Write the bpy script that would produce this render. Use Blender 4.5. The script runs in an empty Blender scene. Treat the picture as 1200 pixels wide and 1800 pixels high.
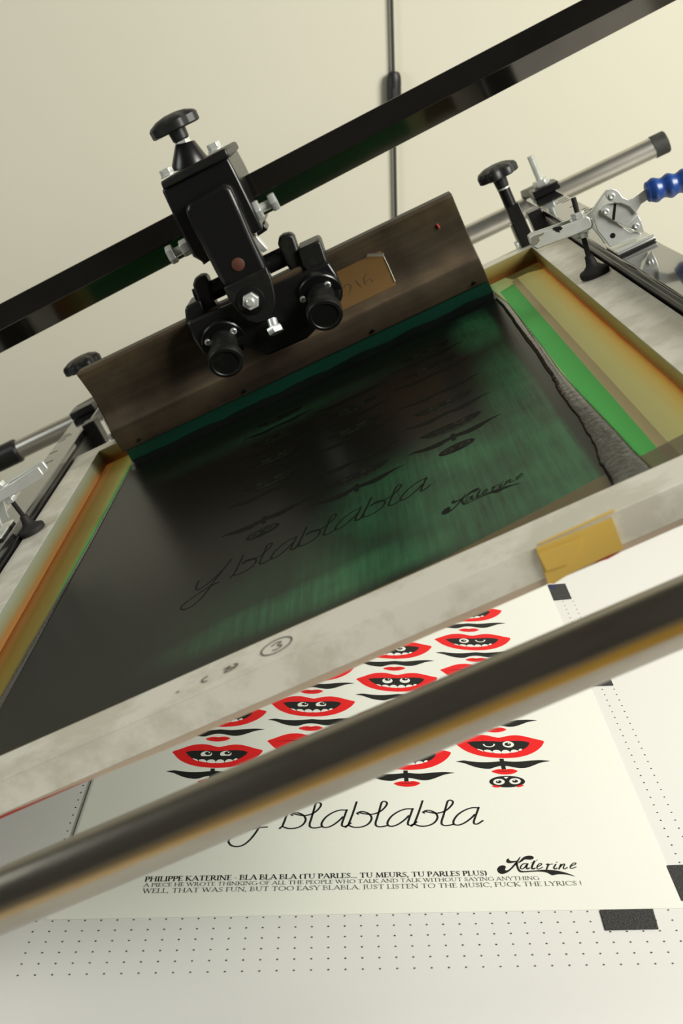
import bpy, bmesh, math, random
from mathutils import Matrix, Vector
from mathutils.geometry import tessellate_polygon

# ------------------------------------------------------------------ camera, world, lights
scn = bpy.context.scene
col = scn.collection
scn.view_settings.view_transform = 'Standard'
scn.view_settings.look = 'None'
scn.view_settings.gamma = 1.0
scn.view_settings.use_curve_mapping = False
scn.view_settings.exposure = 0.0

cd = bpy.data.cameras.new('camera')
cam = bpy.data.objects.new('camera', cd)
col.objects.link(cam)
cam.matrix_world = Matrix(((0.99985,0.01661,-0.00483,0),(-0.00996,0.32416,-0.94595,0),(-0.01414,0.94586,0.32428,0.62653),(0,0,0,1)))
cd.sensor_fit = 'VERTICAL'
cd.sensor_height = 36.0
cd.lens = 44.8052
cd.clip_start = 0.01
cd.dof.use_dof = True
cd.dof.focus_distance = 1.22
cd.dof.aperture_fstop = 11.0
scn.camera = cam

world = bpy.data.worlds.new('world'); scn.world = world
world.use_nodes = True
bg = world.node_tree.nodes['Background']
bg.inputs[0].default_value = (1.0, 0.93, 0.80, 1)
bg.inputs[1].default_value = 0.05

def area(name, loc, aim, size, power, color, sy=None):
    ld = bpy.data.lights.new(name, 'AREA')
    ld.energy = power; ld.color = color
    ld.shape = 'RECTANGLE'; ld.size = size; ld.size_y = sy or size
    o = bpy.data.objects.new(name, ld); col.objects.link(o)
    o.location = loc
    o.rotation_euler = (Vector(aim) - Vector(loc)).to_track_quat('-Z', 'Y').to_euler()
    return o
area('side_lamp', (2.05, 0.15, 2.0), (0.0, 1.9, 0.35), 1.3, 128, (1.0, 0.98, 0.905))

area('left_fill', (-2.2, 1.0, 0.95), (0.0, 1.0, 0.0), 0.9, 14, (0.95, 1.0, 0.97))  # added fill light from the left, softens the shadow on table and poster

# ------------------------------------------------------------------ frames of reference
AL = 0.42896
HEAD = Matrix(((math.cos(AL), 0, -math.sin(AL), -math.sin(AL)*0.252),
               (0, 1, 0, 0),
               (math.sin(AL), 0, math.cos(AL), math.cos(AL)*0.252),
               (0, 0, 0, 1)))            # the press head, tipped about its left hinge: (u, v, w) -> room
ROOM = Matrix.Identity(4)

# ------------------------------------------------------------------ materials
def mat(name, base, rough=0.5, metal=0.0, spec=0.5, noise=None, bump=None, coat=0.0, stretch=(1, 1, 1)):
    """noise = (scale, second colour, low, high); bump = (scale, strength)"""
    m = bpy.data.materials.new(name); m.use_nodes = True
    nt = m.node_tree; N = nt.nodes; L = nt.links
    p = N['Principled BSDF']
    p.inputs['Base Color'].default_value = (*base, 1)
    p.inputs['Roughness'].default_value = rough
    p.inputs['Metallic'].default_value = metal
    p.inputs['Specular IOR Level'].default_value = spec
    p.inputs['Coat Weight'].default_value = coat
    if noise or bump:
        tc = N.new('ShaderNodeTexCoord'); mp = N.new('ShaderNodeMapping')
        mp.inputs['Scale'].default_value = stretch
        L.new(tc.outputs['Object'], mp.inputs['Vector'])
    if noise:
        sc, c2, lo, hi = noise
        t = N.new('ShaderNodeTexNoise'); t.inputs['Scale'].default_value = sc
        t.inputs['Detail'].default_value = 6; t.inputs['Roughness'].default_value = 0.65
        L.new(mp.outputs[0], t.inputs['Vector'])
        r = N.new('ShaderNodeValToRGB')
        r.color_ramp.elements[0].position = lo; r.color_ramp.elements[0].color = (*base, 1)
        r.color_ramp.elements[1].position = hi; r.color_ramp.elements[1].color = (*c2, 1)
        L.new(t.outputs['Fac'], r.inputs[0]); L.new(r.outputs[0], p.inputs['Base Color'])
    if bump:
        t2 = N.new('ShaderNodeTexNoise'); t2.inputs['Scale'].default_value = bump[0]
        t2.inputs['Detail'].default_value = 4
        L.new(mp.outputs[0], t2.inputs['Vector'])
        b = N.new('ShaderNodeBump'); b.inputs['Strength'].default_value = bump[1]
        b.inputs['Distance'].default_value = 0.001
        L.new(t2.outputs['Fac'], b.inputs['Height']); L.new(b.outputs[0], p.inputs['Normal'])
    return m

M = {}
M['wall'] = mat('wall_paint', (0.80, 0.772, 0.635), 0.9, spec=0.2, noise=(1.5, (0.78, 0.752, 0.615), 0.35, 0.7), bump=(60, 0.05))
M['floor'] = mat('floor_concrete', (0.34, 0.33, 0.29), 0.7, noise=(3, (0.26, 0.25, 0.22), 0.3, 0.7))
M['table'] = mat('white_laminate', (0.80, 0.79, 0.77), 0.45, spec=0.35, bump=(900, 0.10))
M['hole'] = mat('hole_dark', (0.012, 0.011, 0.010), 0.9, spec=0.1)
M['paper'] = mat('paper_stock', (0.88, 0.875, 0.81), 0.8, spec=0.15, bump=(700, 0.12))
M['edge'] = mat('paper_edge_shadow', (0.10, 0.11, 0.10), 0.9, spec=0.1)  # dark tone standing in for shadow at the sheet's edge
M['red'] = mat('ink_red', (0.88, 0.009, 0.013), 0.55, spec=0.3)
M['blackink'] = mat('ink_black', (0.008, 0.008, 0.009), 0.55, spec=0.3)
M['white'] = mat('paper_white', (0.88, 0.875, 0.83), 0.8, spec=0.15)
M['tab'] = mat('black_grain_tape', (0.010, 0.010, 0.011), 0.75, noise=(900, (0.16, 0.16, 0.16), 0.46, 0.72), bump=(1200, 0.5))
M['tabblue'] = mat('blue_ink', (0.01, 0.012, 0.10), 0.6)
M['alu'] = mat('aluminium_dull', (0.87, 0.84, 0.74), 0.45, metal=0.25, noise=(16, (0.70, 0.67, 0.56), 0.44, 0.56), bump=(180, 0.08))
M['residue_u'] = None
M['steel'] = mat('zinc_plated', (0.80, 0.82, 0.78), 0.33, metal=0.55, noise=(60, (0.70, 0.72, 0.68), 0.4, 0.7))
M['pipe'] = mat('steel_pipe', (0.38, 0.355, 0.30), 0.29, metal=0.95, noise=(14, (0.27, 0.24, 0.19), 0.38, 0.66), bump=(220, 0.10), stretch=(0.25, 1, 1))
def ochre_band(m):  # ochre, less metallic band along the pipe, stronger to the right
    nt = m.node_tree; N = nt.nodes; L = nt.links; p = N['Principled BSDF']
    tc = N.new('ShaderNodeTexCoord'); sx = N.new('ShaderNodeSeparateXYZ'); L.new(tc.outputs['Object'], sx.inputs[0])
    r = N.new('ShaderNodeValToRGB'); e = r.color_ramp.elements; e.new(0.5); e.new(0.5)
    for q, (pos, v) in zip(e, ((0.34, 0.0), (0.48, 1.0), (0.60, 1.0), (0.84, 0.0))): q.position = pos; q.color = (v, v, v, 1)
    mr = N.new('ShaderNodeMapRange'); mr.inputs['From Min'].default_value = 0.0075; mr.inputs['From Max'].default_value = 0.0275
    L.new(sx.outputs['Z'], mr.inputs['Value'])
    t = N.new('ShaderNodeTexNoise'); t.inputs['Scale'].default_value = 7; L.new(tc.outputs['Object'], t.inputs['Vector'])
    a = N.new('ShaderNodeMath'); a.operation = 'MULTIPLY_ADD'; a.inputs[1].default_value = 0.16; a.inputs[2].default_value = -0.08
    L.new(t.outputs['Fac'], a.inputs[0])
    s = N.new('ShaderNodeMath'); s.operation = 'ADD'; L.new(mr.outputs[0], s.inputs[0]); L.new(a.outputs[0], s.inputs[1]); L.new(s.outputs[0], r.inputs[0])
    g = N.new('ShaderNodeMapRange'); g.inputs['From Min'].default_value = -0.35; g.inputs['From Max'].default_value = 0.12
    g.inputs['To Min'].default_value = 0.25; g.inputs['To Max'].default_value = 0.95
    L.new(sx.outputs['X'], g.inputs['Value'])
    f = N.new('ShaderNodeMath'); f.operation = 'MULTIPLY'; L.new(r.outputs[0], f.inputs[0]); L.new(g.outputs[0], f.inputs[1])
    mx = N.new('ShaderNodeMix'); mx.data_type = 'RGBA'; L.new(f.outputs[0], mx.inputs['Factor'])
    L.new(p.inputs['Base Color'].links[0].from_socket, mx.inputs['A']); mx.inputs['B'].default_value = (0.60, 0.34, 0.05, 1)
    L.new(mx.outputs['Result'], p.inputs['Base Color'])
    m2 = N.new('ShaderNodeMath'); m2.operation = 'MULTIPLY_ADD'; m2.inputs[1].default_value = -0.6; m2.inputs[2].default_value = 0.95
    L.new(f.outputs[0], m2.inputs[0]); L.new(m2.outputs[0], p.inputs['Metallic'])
ochre_band(M['pipe'])
M['pipe2'] = mat('steel_pipe_pale', (0.70, 0.68, 0.62), 0.36, metal=0.9, noise=(18, (0.50, 0.48, 0.42), 0.42, 0.66), stretch=(0.25, 1, 1))
M['black'] = mat('black_enamel', (0.006, 0.006, 0.0065), 0.30, spec=0.5, bump=(150, 0.05))
M['blackrough'] = mat('black_casting', (0.007, 0.007, 0.0065), 0.42, spec=0.45, noise=(45, (0.022, 0.024, 0.015), 0.52, 0.78), bump=(300, 0.15))
M['barpaint'] = mat('black_lacquer_bar', (0.12, 0.112, 0.10), 0.11, metal=0.95, noise=(8, (0.09, 0.085, 0.078), 0.4, 0.7))
M['rail'] = mat('black_gloss_rail', (0.012, 0.012, 0.012), 0.10, spec=1.0, coat=0.6, noise=(30, (0.03, 0.03, 0.027), 0.45, 0.7))
M['rubber'] = mat('black_rubber', (0.022, 0.020, 0.018), 0.65, spec=0.3, bump=(400, 0.1))
M['plastic'] = mat('black_plastic', (0.016, 0.016, 0.016), 0.42, spec=0.45)
M['cap'] = mat('pipe_cap_plastic', (0.035, 0.036, 0.032), 0.6, noise=(60, (0.07, 0.07, 0.06), 0.5, 0.8))
M['wood'] = mat('stained_wood', (0.044, 0.033, 0.021), 0.55, spec=0.3, noise=(9, (0.082, 0.058, 0.033), 0.36, 0.68), bump=(40, 0.12), stretch=(0.35, 2, 5))
def pale_band(m, z0, z1):  # lighter band along the wood, slightly darker below it
    nt = m.node_tree; N = nt.nodes; L = nt.links; p = N['Principled BSDF']
    tc = N.new('ShaderNodeTexCoord'); sx = N.new('ShaderNodeSeparateXYZ'); L.new(tc.outputs['Object'], sx.inputs[0])
    mr = N.new('ShaderNodeMapRange'); mr.inputs['From Min'].default_value = 0.0; mr.inputs['From Max'].default_value = 0.14
    L.new(sx.outputs['Z'], mr.inputs['Value'])
    r = N.new('ShaderNodeValToRGB'); e = r.color_ramp.elements
    st = ((0.0, 0.80), (z0/0.14-0.01, 0.85), (z0/0.14+0.01, 1.75), (z1/0.14, 1.35), (z1/0.14+0.10, 0.95), (1.0, 1.0))
    while len(e) < len(st): e.new(0.5)
    for q, (pos, v) in zip(e, st): q.position = pos; q.color = (v/2, v/2, v/2, 1)
    L.new(mr.outputs[0], r.inputs[0])
    t = N.new('ShaderNodeTexNoise'); t.inputs['Scale'].default_value = 16; t.inputs['Detail'].default_value = 5; L.new(tc.outputs['Object'], t.inputs['Vector'])
    d = N.new('ShaderNodeMapRange'); d.inputs['From Min'].default_value = 0.3; d.inputs['From Max'].default_value = 0.6; d.inputs['To Min'].default_value = 1.0; d.inputs['To Max'].default_value = 2.2
    L.new(t.outputs['Fac'], d.inputs['Value'])
    a = N.new('ShaderNodeVectorMath'); a.operation = 'MULTIPLY'; L.new(p.inputs['Base Color'].links[0].from_socket, a.inputs[0]); L.new(r.outputs[0], a.inputs[1])
    c = N.new('ShaderNodeVectorMath'); c.operation = 'SCALE'; L.new(a.outputs[0], c.inputs[0]); L.new(d.outputs[0], c.inputs['Scale'])
    L.new(c.outputs[0], p.inputs['Base Color'])
pale_band(M['wood'], 0.0535, 0.064)
M['blade'] = mat('green_polyurethane', (0.002, 0.030, 0.018), 0.35, spec=0.5)
M['blue'] = mat('blue_vinyl', (0.014, 0.055, 0.24), 0.33, spec=0.6, noise=(90, (0.05, 0.11, 0.32), 0.62, 0.8))
M['copper'] = mat('red_brown_plug', (0.10, 0.035, 0.022), 0.5)
M['greentape'] = mat('green_tape', (0.15, 0.70, 0.20), 0.5, spec=0.3, bump=(30, 0.2))
M['marker'] = mat('marker_ink', (0.07, 0.066, 0.055), 0.7)
M['wornink'] = mat('worn_marker', (0.18, 0.17, 0.13), 0.7)
M['label'] = mat('curled_paper', (0.75, 0.70, 0.58), 0.7)
M['redthread'] = mat('red_mark', (0.5, 0.05, 0.04), 0.6)
M['cord'] = mat('cord_rubber', (0.03, 0.03, 0.028), 0.55)

def translucent(m, fac, boost=1.0):
    """thin cloth, tape or ink: part of the light goes through from behind"""
    nt = m.node_tree; N = nt.nodes; L = nt.links; p = N['Principled BSDF']; out = N['Material Output']
    tr = N.new('ShaderNodeBsdfTranslucent'); mx = N.new('ShaderNodeMixShader'); mx.inputs[0].default_value = fac
    if p.inputs['Base Color'].links: L.new(p.inputs['Base Color'].links[0].from_socket, tr.inputs['Color'])
    else: tr.inputs['Color'].default_value = p.inputs['Base Color'].default_value
    L.new(p.outputs[0], mx.inputs[1]); L.new(tr.outputs[0], mx.inputs[2]); L.new(mx.outputs[0], out.inputs['Surface'])
    return m
translucent(M['greentape'], 0.5)
def clear(name, color, alpha, rough=0.35):
    m = bpy.data.materials.new(name); m.use_nodes = True
    p = m.node_tree.nodes['Principled BSDF']
    p.inputs['Base Color'].default_value = (*color, 1)
    p.inputs['Alpha'].default_value = alpha
    p.inputs['Roughness'].default_value = rough
    return m
M['browntape'] = clear('brown_packing_tape', (0.17, 0.115, 0.035), 0.55, 0.3)
M['beigetape'] = translucent(mat('beige_tape', (0.66, 0.53, 0.31), 0.4), 0.4)
M['ochre'] = clear('ochre_packing_tape', (0.78, 0.52, 0.11), 0.93, 0.35)
M['skirt'] = clear('cloudy_tape', (0.62, 0.49, 0.36), 0.85, 0.3)
M['redskirt'] = mat('red_ink_edge', (0.42, 0.03, 0.015), 0.5)
M['woodtape'] = clear('amber_tape', (0.30, 0.17, 0.06), 0.40, 0.35)

def ramp_mat(name, axis, lo, hi, stops, rough, nscale=30, namt=0.08, trans=False, axis_off=0.0):
    """colour that follows the residue left on the thing, across one of its own axes"""
    m = bpy.data.materials.new(name); m.use_nodes = True
    nt = m.node_tree; N = nt.nodes; L = nt.links; p = N['Principled BSDF']
    tc = N.new('ShaderNodeTexCoord'); sx = N.new('ShaderNodeSeparateXYZ')
    L.new(tc.outputs['Object'], sx.inputs[0])
    mr = N.new('ShaderNodeMapRange'); mr.inputs['From Min'].default_value = lo; mr.inputs['From Max'].default_value = hi
    L.new(sx.outputs['XYZ'.index(axis)], mr.inputs['Value'])
    mp = N.new('ShaderNodeMapping'); mp.inputs['Scale'].default_value = (1, 0.22, 1) if axis == 'X' else (0.4, 0.4, 1)
    L.new(tc.outputs['Object'], mp.inputs['Vector'])
    t = N.new('ShaderNodeTexNoise'); t.inputs['Scale'].default_value = nscale; t.inputs['Detail'].default_value = 6
    L.new(mp.outputs[0], t.inputs['Vector'])
    ma = N.new('ShaderNodeMath'); ma.operation = 'MULTIPLY_ADD'; ma.inputs[1].default_value = namt * 2
    ma.inputs[2].default_value = -namt
    L.new(t.outputs['Fac'], ma.inputs[0])
    ad = N.new('ShaderNodeMath'); ad.operation = 'ADD'
    L.new(mr.outputs[0], ad.inputs[0]); L.new(ma.outputs[0], ad.inputs[1])
    r = N.new('ShaderNodeValToRGB')
    els = r.color_ramp.elements
    while len(els) < len(stops): els.new(0.5)
    for e, (pos, c) in zip(els, stops):
        e.position = pos; e.color = (*c, 1)
    L.new(ad.outputs[0], r.inputs[0]); L.new(r.outputs[0], p.inputs['Base Color'])
    p.inputs['Roughness'].default_value = rough
    return m

# ------------------------------------------------------------------ mesh helpers
class MB:
    """collects geometry in one frame (room or press head) and links it as ONE mesh object"""
    def __init__(s): s.bm = bmesh.new()
    def face(s, pts, mi=0):
        f = s.bm.faces.new([s.bm.verts.new(Vector(p)) for p in pts]); f.material_index = mi; return f
    def poly(s, pts, z, mi=0):
        pts = [(p[0], p[1], z) for p in pts]
        a = sum(pts[i-1][0]*pts[i][1]-pts[i][0]*pts[i-1][1] for i in range(len(pts)))
        if a < 0: pts = pts[::-1]
        if len(pts) <= 4: s.face(pts, mi); return
        vs = [s.bm.verts.new(Vector(p)) for p in pts]
        for t in tessellate_polygon([[Vector(p) for p in pts]]):
            a_, b_, c_ = (vs[q] for q in t)
            if (b_.co-a_.co).cross(c_.co-a_.co).z < 0: b_, c_ = c_, b_
            s.bm.faces.new((a_, b_, c_)).material_index = mi
    def hull(s, rings, mi=0, close=True, caps=True):
        R = [[s.bm.verts.new(Vector(p)) for p in r] for r in rings]; n = len(R[0])
        for a, b in zip(R, R[1:]):
            for i in range(n if close else n-1):
                s.bm.faces.new((a[i], a[(i+1) % n], b[(i+1) % n], b[i])).material_index = mi
        if caps and close:
            for r in (R[0][::-1], R[-1]):
                s.bm.faces.new(r).material_index = mi
    def box(s, lo, hi, mi=0):
        x0, y0, z0 = lo; x1, y1, z1 = hi
        s.hull([[(x0,y0,z0),(x1,y0,z0),(x1,y1,z0),(x0,y1,z0)], [(x0,y0,z1),(x1,y0,z1),(x1,y1,z1),(x0,y1,z1)]], mi)
    def slab(s, uw, v0, v1, mi=0):          # outline in the (u, w) plane, thick along v
        s.hull([[(p[0], v0, p[1]) for p in uw], [(p[0], v1, p[1]) for p in uw]], mi)
    def bar(s, vw, u0, u1, mi=0):           # section in the (v, w) plane, long along u
        s.hull([[(u0, p[0], p[1]) for p in vw], [(u1, p[0], p[1]) for p in vw]], mi)
    def plate(s, uv, w0, w1, mi=0):
        s.hull([[(p[0], p[1], w0) for p in uv], [(p[0], p[1], w1) for p in uv]], mi)
    def lathe(s, p, d, prof, seg=32, mi=0, lobes=0, depth=0.0, phase=0.0):
        p = Vector(p); d = Vector(d).normalized()
        a = d.orthogonal().normalized(); b = d.cross(a)
        rings = []
        for r, h in prof:
            ring = []
            for k in range(seg):
                t = 2*math.pi*k/seg + phase
                rr = max(r, 1e-5)
                if lobes: rr *= 1 - depth*(0.5 - 0.5*math.cos(lobes*t))**1.5
                ring.append(p + d*h + (a*math.cos(t) + b*math.sin(t))*rr)
            rings.append(ring)
        s.hull(rings, mi)
    def cyl(s, p0, p1, r0, r1=None, seg=24, mi=0):
        p0 = Vector(p0); p1 = Vector(p1)
        s.lathe(p0, p1-p0, [(r0, 0), (r0 if r1 is None else r1, (p1-p0).length)], seg, mi)
    def hexa(s, p0, p1, r, mi=0, phase=0.3):
        p0 = Vector(p0); p1 = Vector(p1); h = (p1-p0).length; c = min(0.12*r, 0.2*h)
        s.lathe(p0, p1-p0, [(r*0.93, 0), (r, c), (r, h-c), (r*0.93, h)], 6, mi, phase=phase)
    def thread(s, p0, p1, r, pitch=0.0014, mi=0, seg=16):
        p0 = Vector(p0); p1 = Vector(p1); h = (p1-p0).length; n = max(2, int(h/pitch)); prof = []
        for k in range(n):
            prof += [(r*0.86, h*k/n), (r, h*(k+0.5)/n)]
        prof.append((r*0.8, h)); s.lathe(p0, p1-p0, prof, seg, mi)
    def tube(s, path, r, seg=10, mi=0):
        path = [Vector(p) for p in path]; rings = []
        n0 = None
        for i, p in enumerate(path):
            d = (path[min(i+1, len(path)-1)] - path[max(i-1, 0)]).normalized()
            if n0 is None: n0 = d.orthogonal().normalized()
            n0 = (n0 - d*n0.dot(d)).normalized(); b = d.cross(n0)
            rr = r[i] if isinstance(r, (list, tuple)) else r
            rings.append([p + (n0*math.cos(2*math.pi*k/seg) + b*math.sin(2*math.pi*k/seg))*rr for k in range(seg)])
        s.hull(rings, mi)
    def ribbon(s, pts, w, z, mi=0):         # a flat pen stroke
        pts = [Vector((p[0], p[1])) for p in pts]
        L, Rr = [], []
        for i, p in enumerate(pts):
            d = pts[min(i+1, len(pts)-1)] - pts[max(i-1, 0)]
            if d.length < 1e-9: d = Vector((1, 0))
            d.normalize(); n = Vector((-d.y, d.x))*w/2
            if i == 0: p = p - d*w*0.3
            if i == len(pts)-1: p = p + d*w*0.3
            L.append(p+n); Rr.append(p-n)
        for i in range(len(pts)-1):
            s.face([(Rr[i].x,Rr[i].y,z),(Rr[i+1].x,Rr[i+1].y,z),(L[i+1].x,L[i+1].y,z),(L[i].x,L[i].y,z)], mi)
    def build(s, name, mats, parent=None, loc=None, xf=None, bevel=0.0, seg=2, ang=35, flat=False):
        if parent is not None: loc = parent['_loc']; xf = None
        off = Vector(loc if loc is not None else (0, 0, 0))
        bmesh.ops.translate(s.bm, verts=s.bm.verts, vec=-off)
        bmesh.ops.recalc_face_normals(s.bm, faces=[f for f in s.bm.faces if any(len(e.link_faces) > 1 for e in f.edges)])
        me = bpy.data.meshes.new(name); s.bm.to_mesh(me); s.bm.free()
        for m in (mats if isinstance(mats, (list, tuple)) else [mats]): me.materials.append(M[m] if isinstance(m, str) else m)
        o = bpy.data.objects.new(name, me); col.objects.link(o)
        if parent is not None: o.parent = parent
        else: o.matrix_world = (xf or ROOM) @ Matrix.Translation(off)
        if bevel:
            b = o.modifiers.new('bevel', 'BEVEL'); b.width = bevel; b.segments = seg
            b.limit_method = 'ANGLE'; b.angle_limit = math.radians(40)
        if not flat:
            me.polygons.foreach_set('use_smooth', [True]*len(me.polygons))
            me.set_sharp_from_angle(angle=math.radians(ang))
        return o

def tag(o, label, cat, group=None):
    o['label'] = label; o['category'] = cat
    if group: o['group'] = group
    return o
def thing(name, label, cat, loc, xf=ROOM, group=None):
    o = bpy.data.objects.new(name, None); col.objects.link(o)
    o.empty_display_size = 0.02
    o.matrix_world = xf @ Matrix.Translation(Vector(loc))
    o['_loc'] = tuple(loc)
    return tag(o, label, cat, group)
def smooth(pts, k=4, closed=False):
    P = [Vector((p[0], p[1])) for p in pts]; n = len(P); out = []
    for i in range(n if closed else n-1):
        g = (lambda j: P[j % n]) if closed else (lambda j: P[max(0, min(n-1, j))])
        a, b, c, d = g(i-1), g(i), g(i+1), g(i+2)
        for q in range(k):
            t = q/k
            out.append(0.5*((2*b)+(c-a)*t+(2*a-5*b+4*c-d)*t*t+(3*b-a-3*c+d)*t**3))
    if not closed: out.append(P[-1])
    return [(p.x, p.y) for p in out]

# ------------------------------------------------------------------ the room
b = MB(); b.box((-3.2, 2.75, -0.9), (3.6, 2.83, 2.6))
o = b.build('wall_back', 'wall', loc=(0, 2.75, -0.9)); o['kind'] = 'structure'
b = MB(); b.box((-3.2, -3.0, -0.95), (3.6, 2.75, -0.9))
o = b.build('floor', 'floor', loc=(0, 1, -0.9)); o['kind'] = 'structure'

# ------------------------------------------------------------------ vacuum table
PX, PY, X0, Y0 = 0.01276, 0.0127, -0.2405, 0.8464
t = thing('vacuum_table', 'white perforated vacuum printing table under the poster, dotted with small suction holes', 'table', (0.05, 0.95, -0.9))
b = MB(); b.box((-0.80, 0.12, -0.045), (0.95, 1.765, 0.0))
b.build('tabletop', 'table', t, bevel=0.004)
b = MB()
for j in range(-5, 52):
    for i in range(0, 43):
        if j > 0 and 0 < i < 41: continue
        cx, cy = X0+i*PX, Y0+j*PY
        b.face([(cx+0.00085*math.cos(q*math.pi/6), cy+0.00085*math.sin(q*math.pi/6), 0.00012) for q in range(12)])
o = b.build('suction_holes', 'hole', t, flat=True); o['kind'] = 'stuff'
for lx, ly in ((-0.74, 0.18), (0.84, 0.18), (-0.74, 1.70), (0.84, 1.70)):
    b = MB(); b.box((lx-0.03, ly-0.03, -0.9), (lx+0.03, ly+0.03, -0.045)); b.build('leg', 'table', t, bevel=0.003)

# ------------------------------------------------------------------ the printed poster
LIPS = [(-0.04422,0.03228),(-0.03926,0.03612),(-0.03427,0.03961),(-0.02926,0.04311),(-0.02418,0.04552),(-0.01906,0.04644),(-0.0139,0.04625),(-0.00872,0.04457),(-0.00353,0.04178),(0.00076,0.04014),(0.00503,0.04146),(0.01016,0.04349),(0.0153,0.04441),(0.02045,0.04422),(0.02558,0.04254),(0.03069,0.03976),(0.03747,0.03583),(0.04422,0.03191),(0.04239,0.02508),(0.03891,0.01873),(0.03377,0.01249),(0.0287,0.00808),(0.02367,0.00474),(0.01782,0.00215),(0.012,0.00062),(0.00619,0.00013),(0.00037,0),(-0.0063,0.00094),(-0.01298,0.00223),(-0.01885,0.00419),(-0.02477,0.00722),(-0.02991,0.01093),(-0.03512,0.01609),(-0.03905,0.02196),(-0.04198,0.02748)]
MOUTH = [(-0.03145,0.03181),(-0.02554,0.03341),(-0.01534,0.03376),(-0.00511,0.03302),(0.00085,0.03207),(0.0085,0.03288),(0.01871,0.03323),(0.02551,0.03188),(0.02991,0.02917),(0.02816,0.0238),(0.02458,0.01854),(0.02036,0.01512),(0.01448,0.01178),(0.00863,0.00987),(0.0011,0.00909),(-0.0056,0.00969),(-0.01234,0.0117),(-0.01828,0.01476),(-0.02343,0.01888),(-0.02782,0.02443)]
CREASE = [(-0.0382,0.0306),(-0.0272,0.03202),(-0.01362,0.03297),(0.00086,0.03097),(0.01531,0.03262),(0.02891,0.03139),(0.03706,0.03072),(0.02889,0.02993),(0.01531,0.0308),(0.00088,0.02952),(-0.01359,0.03151),(-0.02717,0.03092)]
TEETH = [[(-0.02308,0.01815),(-0.02139,0.01809),(-0.01866,0.01656),(-0.01724,0.0133),(-0.01996,0.01482)],[(-0.01694,0.01507),(-0.01496,0.01642),(-0.01193,0.01631),(-0.00952,0.01373),(-0.0088,0.01051),(-0.01318,0.01174),(-0.01589,0.01325)],[(-0.00851,0.01334),(-0.0062,0.01574),(-0.00284,0.01562),(-0.00044,0.01233),(-0.00041,0.00915),(-0.00476,0.0093),(-0.00813,0.01049)],[(0.00023,0.01231),(0.00254,0.01542),(0.00557,0.01531),(0.00794,0.01238),(0.00829,0.00989),(0.00445,0.00897),(0.00026,0.00912)],[(0.00895,0.01234),(0.01095,0.01547),(0.01364,0.01573),(0.01633,0.01349),(0.01566,0.01174),(0.01197,0.01046),(0.00896,0.00986)],[(0.01666,0.01383),(0.01801,0.01663),(0.02003,0.01727),(0.0207,0.01547),(0.01868,0.0134)]]
EYES = ([(-0.00518,0.02612),(-0.00541,0.02423),(-0.00613,0.02255),(-0.00726,0.02124),(-0.00871,0.02042),(-0.01032,0.02018),(-0.01194,0.02054),(-0.01342,0.02146),(-0.0146,0.02286),(-0.01539,0.0246),(-0.01569,0.02651),(-0.01547,0.0284),(-0.01476,0.03009),(-0.01363,0.03142),(-0.01217,0.03225),(-0.01055,0.03249),(-0.00891,0.03213),(-0.00743,0.03119),(-0.00624,0.02978),(-0.00547,0.02803)],[(0.01379,0.02614),(0.01353,0.02425),(0.01279,0.02257),(0.01164,0.02126),(0.01018,0.02044),(0.00857,0.0202),(0.00695,0.02056),(0.00549,0.02148),(0.00432,0.02288),(0.00356,0.02462),(0.00328,0.02653),(0.00352,0.02842),(0.00426,0.03012),(0.00541,0.03144),(0.00687,0.03227),(0.0085,0.03251),(0.01013,0.03215),(0.01161,0.03121),(0.01278,0.0298),(0.01353,0.02805)])
LEAF = [(-0.04597,-0.00493),(-0.04295,-0.00389),(-0.03847,-0.00289),(-0.03422,-0.00419),(-0.02855,-0.00581),(-0.02139,-0.00692),(-0.01264,-0.00693),(-0.00375,-0.00581),(-0.00005,-0.00536),(0.00492,-0.00639),(0.01065,-0.00716),(0.01802,-0.00656),(0.02549,-0.00538),(0.03434,-0.00483),(0.04005,-0.0056),(0.04451,-0.0069),(0.03964,-0.00816),(0.03426,-0.00997),(0.02858,-0.01374),(0.02299,-0.01722),(0.01838,-0.01903),(0.01331,-0.01913),(0.0078,-0.01726),(0.0037,-0.01543),(-0.00123,-0.01442),(-0.00563,-0.01483),(-0.00945,-0.01639),(-0.01336,-0.01878),(-0.01705,-0.0195),(-0.02267,-0.01819),(-0.02819,-0.01575),(-0.03357,-0.0119),(-0.03896,-0.00774)]
STEM = [(-0.00372,-0.00093),(0.00036,-0.00107),(0.00019,-0.0212),(-0.00383,-0.02107)]
SMALL = [(-0.01403,-0.02434),(-0.01086,-0.02194),(-0.00781,-0.02065),(-0.00419,-0.0205),(-0.00146,-0.02171),(0.00156,-0.02069),(0.00518,-0.02054),(0.0079,-0.02175),(0.01085,-0.02435),(0.0086,-0.02705),(0.00544,-0.02915),(0.00173,-0.03013),(-0.00187,-0.03028),(-0.00608,-0.02959),(-0.01015,-0.0278)]
SMALLC = [(-0.01117,-0.02444),(-0.00175,-0.02392),(0.00827,-0.02427),(-0.0019,-0.02503)]
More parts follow.
